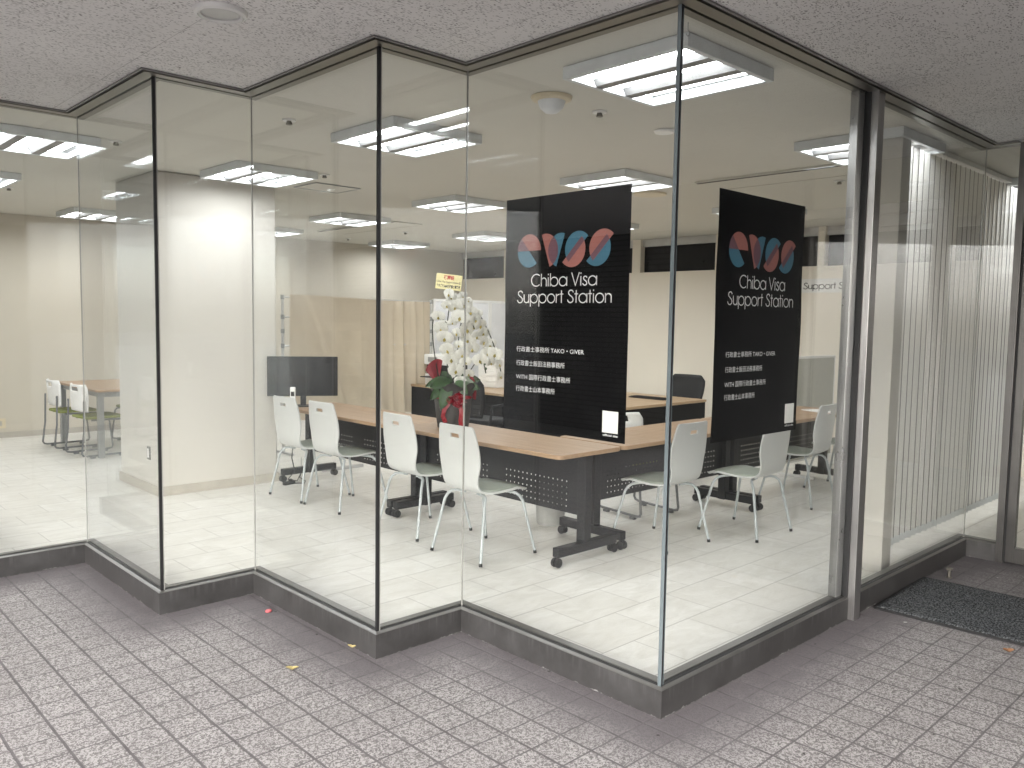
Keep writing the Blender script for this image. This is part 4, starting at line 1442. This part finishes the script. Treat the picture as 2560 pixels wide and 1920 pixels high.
b = MB()
for k in range(11):
    a = 2 * math.pi * k / 11 + .3
    cx, cz = .045, .225
    L_ = .05 + .018 * (k % 3)
    pts = []
    for i in range(9):
        s_ = i / 8
        rr = L_ * math.sin(math.pi * s_)
        pts.append((cx + rr * math.cos(a) + .012 * math.sin(2 * math.pi * s_) * -math.sin(a), -.155 - .03 * math.sin(math.pi * s_) - .008 * (k % 2), cz + .75 * rr * math.sin(a) + .012 * math.sin(2 * math.pi * s_) * math.cos(a)))
    b.add(*ribbon(pts, .040, (math.cos(a), -.3, math.sin(a))))
b.build("bow", 'ribbon_red', t, 0, True)
for pts in ([(-.02, -.16, .20), (-.055, -.165, .15), (-.065, -.16, .10), (-.045, -.15, .05)], [(.06, -.16, .20), (.075, -.165, .13), (.068, -.16, .07), (.075, -.15, .02)]):
    MB().add(*ribbon(pts, .032)).build("ribbon_tail", 'ribbon_red', t, 0, True)
# red paper fans
for (px, pz, a0, sc) in ((-.12, .31, 108, .82), (.075, .27, 18, .72)):
    vs = []; fs = []
    for i in range(9):
        for j in range(5):
            a = R(a0 + (i - 4) * 9)
            rr = sc * (.05 + .21 * j / 4)
            vs.append((px + rr * math.cos(a) * .55, .02 + .03 * math.sin(i * .8) - .03 * (j / 4) ** 2, pz + rr * math.sin(a)))
    fs = [(i * 5 + j, i * 5 + j + 1, (i + 1) * 5 + j + 1, (i + 1) * 5 + j) for i in range(8) for j in range(4)]
    MB().add(vs, fs).build("paper_fan", 'wrap_red', t, 0, True)
# leaves
rnd = random.Random(3)
for k, (ax, az, ln, yo) in enumerate(((-1.0, .25, .20, -.05), (-.9, -.35, .17, -.10), (-.7, .6, .20, .03), (.95, .5, .22, .0), (1.0, .15, .20, -.04), (.75, .75, .2, .05), (-.35, -.75, .17, -.13), (-.55, .2, .19, -.11), (.5, -.1, .14, -.10))):
    d = Vector((ax, yo * 4, az)).normalized(); vs = []; N_ = 10
    side = d.cross(Vector((.2, -1, .25))).normalized()
    for i in range(N_ + 1):
        s_ = i / N_
        wd = .048 * math.sin(math.pi * min(1, s_ * .92 + .08)) ** .7 if s_ < 1 else 0
        c = Vector((-.015 + .03 * (ax > 0), yo, .335)) + d * ln * s_ + Vector((0, 0, -.07 * s_ * s_ * (ln / .2)))
        vs += [c + side * wd + Vector((0, -.008, .01)), c, c - side * wd + Vector((0, -.008, .01))]
    fs = []
    for i in range(N_):
        fs += [(3 * i, 3 * i + 1, 3 * i + 4, 3 * i + 3), (3 * i + 1, 3 * i + 2, 3 * i + 5, 3 * i + 4)]
    o = MB().add(vs, fs).build("leaf", 'leaf_green', t, 0, True)
# arching stems
STEMS = [[(-.10, .03, .30), (-.15, .02, .55), (-.17, .0, .78), (-.14, -.03, .88), (-.05, -.06, .80)],
         [(-.04, .02, .30), (-.06, .02, .65), (-.04, .0, .95), (.02, -.04, 1.02), (.09, -.06, .92), (.16, -.07, .76)],
         [(.02, .03, .30), (.03, .04, .70), (.08, .02, .92), (.18, -.02, .90), (.27, -.05, .74), (.33, -.06, .58), (.37, -.06, .42)],
         [(.04, .0, .30), (.22, .02, .58), (.235, .0, .48), (.25, -.01, .42)]]
for sp in STEMS:
    p3 = [Vector(p) for p in sp]
    for _ in range(2):
        q = [p3[0]]
        for a, c in zip(p3, p3[1:]):
            q += [a * .75 + c * .25, a * .25 + c * .75]
        p3 = q + [p3[-1]]
    MB().tube(p3, .0045, 6).build("stem", 'stem_dark', t, 0, True)
FL = [(-.031, 1.745, .8), (.009, 1.70, 1), (.014, 1.649, 1.15), (.066, 1.729, .7), (.085, 1.668, 1.0), (-.114, 1.575, .9), (-.091, 1.484, 1.15), (-.059, 1.414, 1.1), (.055, 1.572, 1.15), (.010, 1.552, .7), (.104, 1.483, 1.15), (-.005, 1.53, .6),
      (.134, 1.613, .9), (.165, 1.556, .9), (.205, 1.515, .95), (.225, 1.455, .95), (.114, 1.403, 1.0), (.029, 1.45, .8), (-.040, 1.325, 1.1), (.142, 1.334, 1.0), (.230, 1.390, .9), (.275, 1.365, .95), (.262, 1.305, .9), (.320, 1.297, 1.0), (-.013, 1.255, 1.1),
      (.070, 1.290, .9), (.023, 1.17, 1.1), (.122, 1.145, .75), (.056, 1.085, .8), (.205, 1.25, 1.0), (.285, 1.232, .7), (.345, 1.22, .85), (.358, 1.13, .75), (.094, 1.233, .8), (.045, 1.36, .7), (.05, 1.625, .8), (.155, 1.50, .7), (.19, 1.60, .6), (.10, 1.55, .8), (-.07, 1.52, .6), (.08, 1.44, .7), (.18, 1.43, .8), (.0, 1.42, .7), (.03, 1.29, .7), (-.02, 1.72, .7), (-.05, 1.66, .75), (.12, 1.70, .5)]


def petal(b, ang, ln, wd, tilt, mx):
    d = Vector((math.cos(ang), 0, math.sin(ang))); sdv = Vector((-math.sin(ang), 0, math.cos(ang)))
    vs = []; K = 6
    for i in range(K + 1):
        s_ = i / K
        h = wd * math.sin(math.pi * min(1, .12 + .86 * s_)) ** .75 if i < K else wd * .25
        c = d * ln * s_ + Vector((0, -tilt * math.sin(s_ * 2.4), 0))
        vs += [mx @ (c + sdv * h + Vector((0, .004, 0))), mx @ (c + Vector((0, -.003, 0))), mx @ (c - sdv * h + Vector((0, .004, 0)))]
    fs = []
    for i in range(K):
        fs += [(3 * i, 3 * i + 1, 3 * i + 4, 3 * i + 3), (3 * i + 1, 3 * i + 2, 3 * i + 5, 3 * i + 4)]
    b.add(vs, fs)


for k, (fx, fz, sc) in enumerate(FL):
    yaw = rnd.uniform(-35, 35) + (fx - .05) * 140
    mx = Matrix.Translation((fx, -.045 - rnd.uniform(0, .05) - .02 * (sc > 1), fz - .7245)) @ Matrix.Rotation(R(yaw), 4, 'Z') @ Matrix.Rotation(R(rnd.uniform(-5, 25)), 4, 'X') @ Matrix.Rotation(R(rnd.uniform(-18, 18)), 4, 'Y')
    b = MB(); s_ = sc * 1.2
    for a, l_, w_, ti in ((90, .042, .021, .004), (215, .042, .020, .004), (325, .042, .020, .004)):
        petal(b, R(a), l_ * s_, w_ * s_, ti, mx)
    mx2 = mx @ Matrix.Translation((0, -.003, 0))
    for a in (12, 168):
        petal(b, R(a), .052 * s_, .036 * s_, .006, mx2)
    b.k = 1
    mx3 = mx @ Matrix.Translation((0, -.008, -.008 * s_))
    for a, l_, w_ in ((270, .016, .006), (225, .011, .005), (315, .011, .005), (90, .008, .005)):
        petal(b, R(a), l_ * s_, w_ * s_, .008, mx3)
    b.build("flower", ['petal_white', 'petal_core'], t, 0, True)
b = MB()
for x, z in ((.215, .50), (.25, .455), (.225, .54), (.24, .49)):
    b.lathe([(.001, -.012), (.008, -.005), (.009, .003), (.001, .013)], (x, -.02, z), 10)
b.build("bud", 'leaf_green', t, 0, True)
MB().box((-.035, -.02, .98), (-.031, -.016, 1.07)).build("card_stick", 'stem_dark', t)
ca = thing("gift_card", "pale yellow congratulation card above the orchid flowers", "card", oc + Vector((0, 0, 0)), math.degrees(math.atan2(-.68974761, .72387897)))
xf4 = Matrix.Translation((-.04, -.03, 1.8355 - .7245)) @ Matrix.Rotation(R(6), 4, 'Y')
MB().box((-.098, -.001, -.058), (.098, .001, .058), xf4).build("card", 'card_yellow', ca)
MB().box((-.002, .002, -.16), (.002, .005, -.0585), xf4).build("stick", 'stem_dark', ca)
def cx_(dx, dz): return lambda x, z: tuple(xf4 @ Vector((dx + x, -.0016, dz + z)))
text_mb("祝開設", .034, cx_(-.041, .020), 1, 'LEFT', .080, .0012).build("red_lettering", 'letter_red', ca)
text_mb("Chiba Visa Support Station様", .020, cx_(-.093, -.008), 1, 'LEFT', .186, .0003).build("black_lettering", 'letter_dark', ca)
text_mb("やまざきA&M行政書士事務所", .026, cx_(-.090, -.043), 1, 'LEFT', .180, .0008).build("black_lettering", 'letter_dark', ca)

# ------------------------------------------------------------------ outdoors: mat, litter, door stop
b = MB().prism(rounded_rect(.40, .90, .02), .0, .010)
t = thing("entrance_mat", "dark grey pile doormat before the entrance door", "doormat", (2.325, -.93, .0008), 2.0)
b.build("backing", 'black_rubber', t)
nx, ny = 80, 176
vs = []; rnd = random.Random(5)
for i in range(nx + 1):
    for j in range(ny + 1):
        x = -.385 + .77 * i / nx; y = -.885 + 1.77 * j / ny
        e = min(1, min(i, nx - i, j, ny - j) / 1.5)
        vs.append((x, y, .0102 + e * (.004 + rnd.random() * .005)))
fs = [(i * (ny + 1) + j, (i + 1) * (ny + 1) + j, (i + 1) * (ny + 1) + j + 1, i * (ny + 1) + j + 1) for i in range(nx) for j in range(ny)]
MB().add(vs, fs).build("pile", 'mat_pile', t, 0, True)
t = thing("door_stop", "small metal door stop on the tiles beyond the mat", "door stop", (2.825, -.127, .0008))
MB().lathe([(.02, 0), (.02, .004), (.009, .006), (.009, .045), (.019, .05), (.021, .058), (.016, .064), (.001, .066)], (0, 0, 0), 16).build("stop", 'copper', t, 0, True)
b = MB().lathe([(.001, 0), (.016, .0), (.019, .006), (.014, .012), (.001, .014)], (0, 0, 0), 14)
o = b.build("plastic_cap", 'pink_plastic', None, 0, True); o.location = (-.61, 2.074, .001); o.scale = (1, .75, 1)
tag(o, "small pink plastic cap lying on the tiles by the middle kerb", "litter")


def leaf_obj(name, mat, loc, rz, ln, wd, lab):
    vs = []; K = 8
    for i in range(K + 1):
        s_ = i / K
        h = wd * math.sin(math.pi * (0.04 + .94 * s_)) ** .8
        x = ln * (s_ - .5)
        z = .002 + .012 * abs(s_ - .5) * 2
        vs += [(x, h, z + .010 * h / wd), (x, 0, z), (x, -h * .8, z + .006)]
    fs = []
    for i in range(K):
        fs += [(3 * i, 3 * i + 1, 3 * i + 4, 3 * i + 3), (3 * i + 1, 3 * i + 2, 3 * i + 5, 3 * i + 4)]
    o = MB().add(vs, fs).build(name, mat, None, 0, True)
    o.location = loc; o.rotation_euler = (0, 0, R(rz))
    return tag(o, lab, "leaf", "fallen leaves on the tiles")


leaf_obj("fallen_leaf", 'leaf_yellow', (-.877, 1.337, .001), -40, .055, .014, "curled yellow leaf on the tiles left of the middle kerb corner")
leaf_obj("fallen_leaf", 'leaf_brown', (1.78, -.747, .001), -50, .055, .018, "dry brown leaf on the tiles beside the doormat")
leaf_obj("fallen_leaf", 'leaf_yellow', (-.545, 1.372, .001), -48, .042, .006, "thin pale leaf sliver against the middle kerb")

# ------------------------------------------------------------------ what the glass mirrors: brick building and steps behind the viewer
bw = MB()
vs = [(0, -4.0, 0), (0, 5.0, 0), (0, 5.0, ZT), (0, -4.0, ZT), (-.3, -4.0, 0), (-.3, 5.0, 0), (-.3, 5.0, ZT), (-.3, -4.0, ZT)]
bw.add(vs, [(0, 1, 2, 3), (4, 7, 6, 5), (0, 4, 5, 1), (0, 3, 7, 4), (1, 5, 6, 2), (3, 2, 6, 7)])
o = bw.build("brick_wall", 'brick_dark')
uv = o.data.uv_layers.new(name="UVMap")
for lp in o.data.loops:
    c = o.data.vertices[lp.vertex_index].co
    uv.data[lp.index].uv = (c.y + c.x, c.z)
o.location = (-6.3, 7.6, 0)
tag(o, "dark purplish brick wall mirrored in the left poster pane", "wall")
t = thing("stair", "dark stone steps along the brick wall, mirrored in the left poster pane", "stairs", (-6.29, 8.2, 0))
for k in range(8):
    MB().box((0.002, .28 * k, 0), (1.1, .28 * (k + 1) - .001, .165 * (k + 1))).build("step", 'dark_room', t, .004)
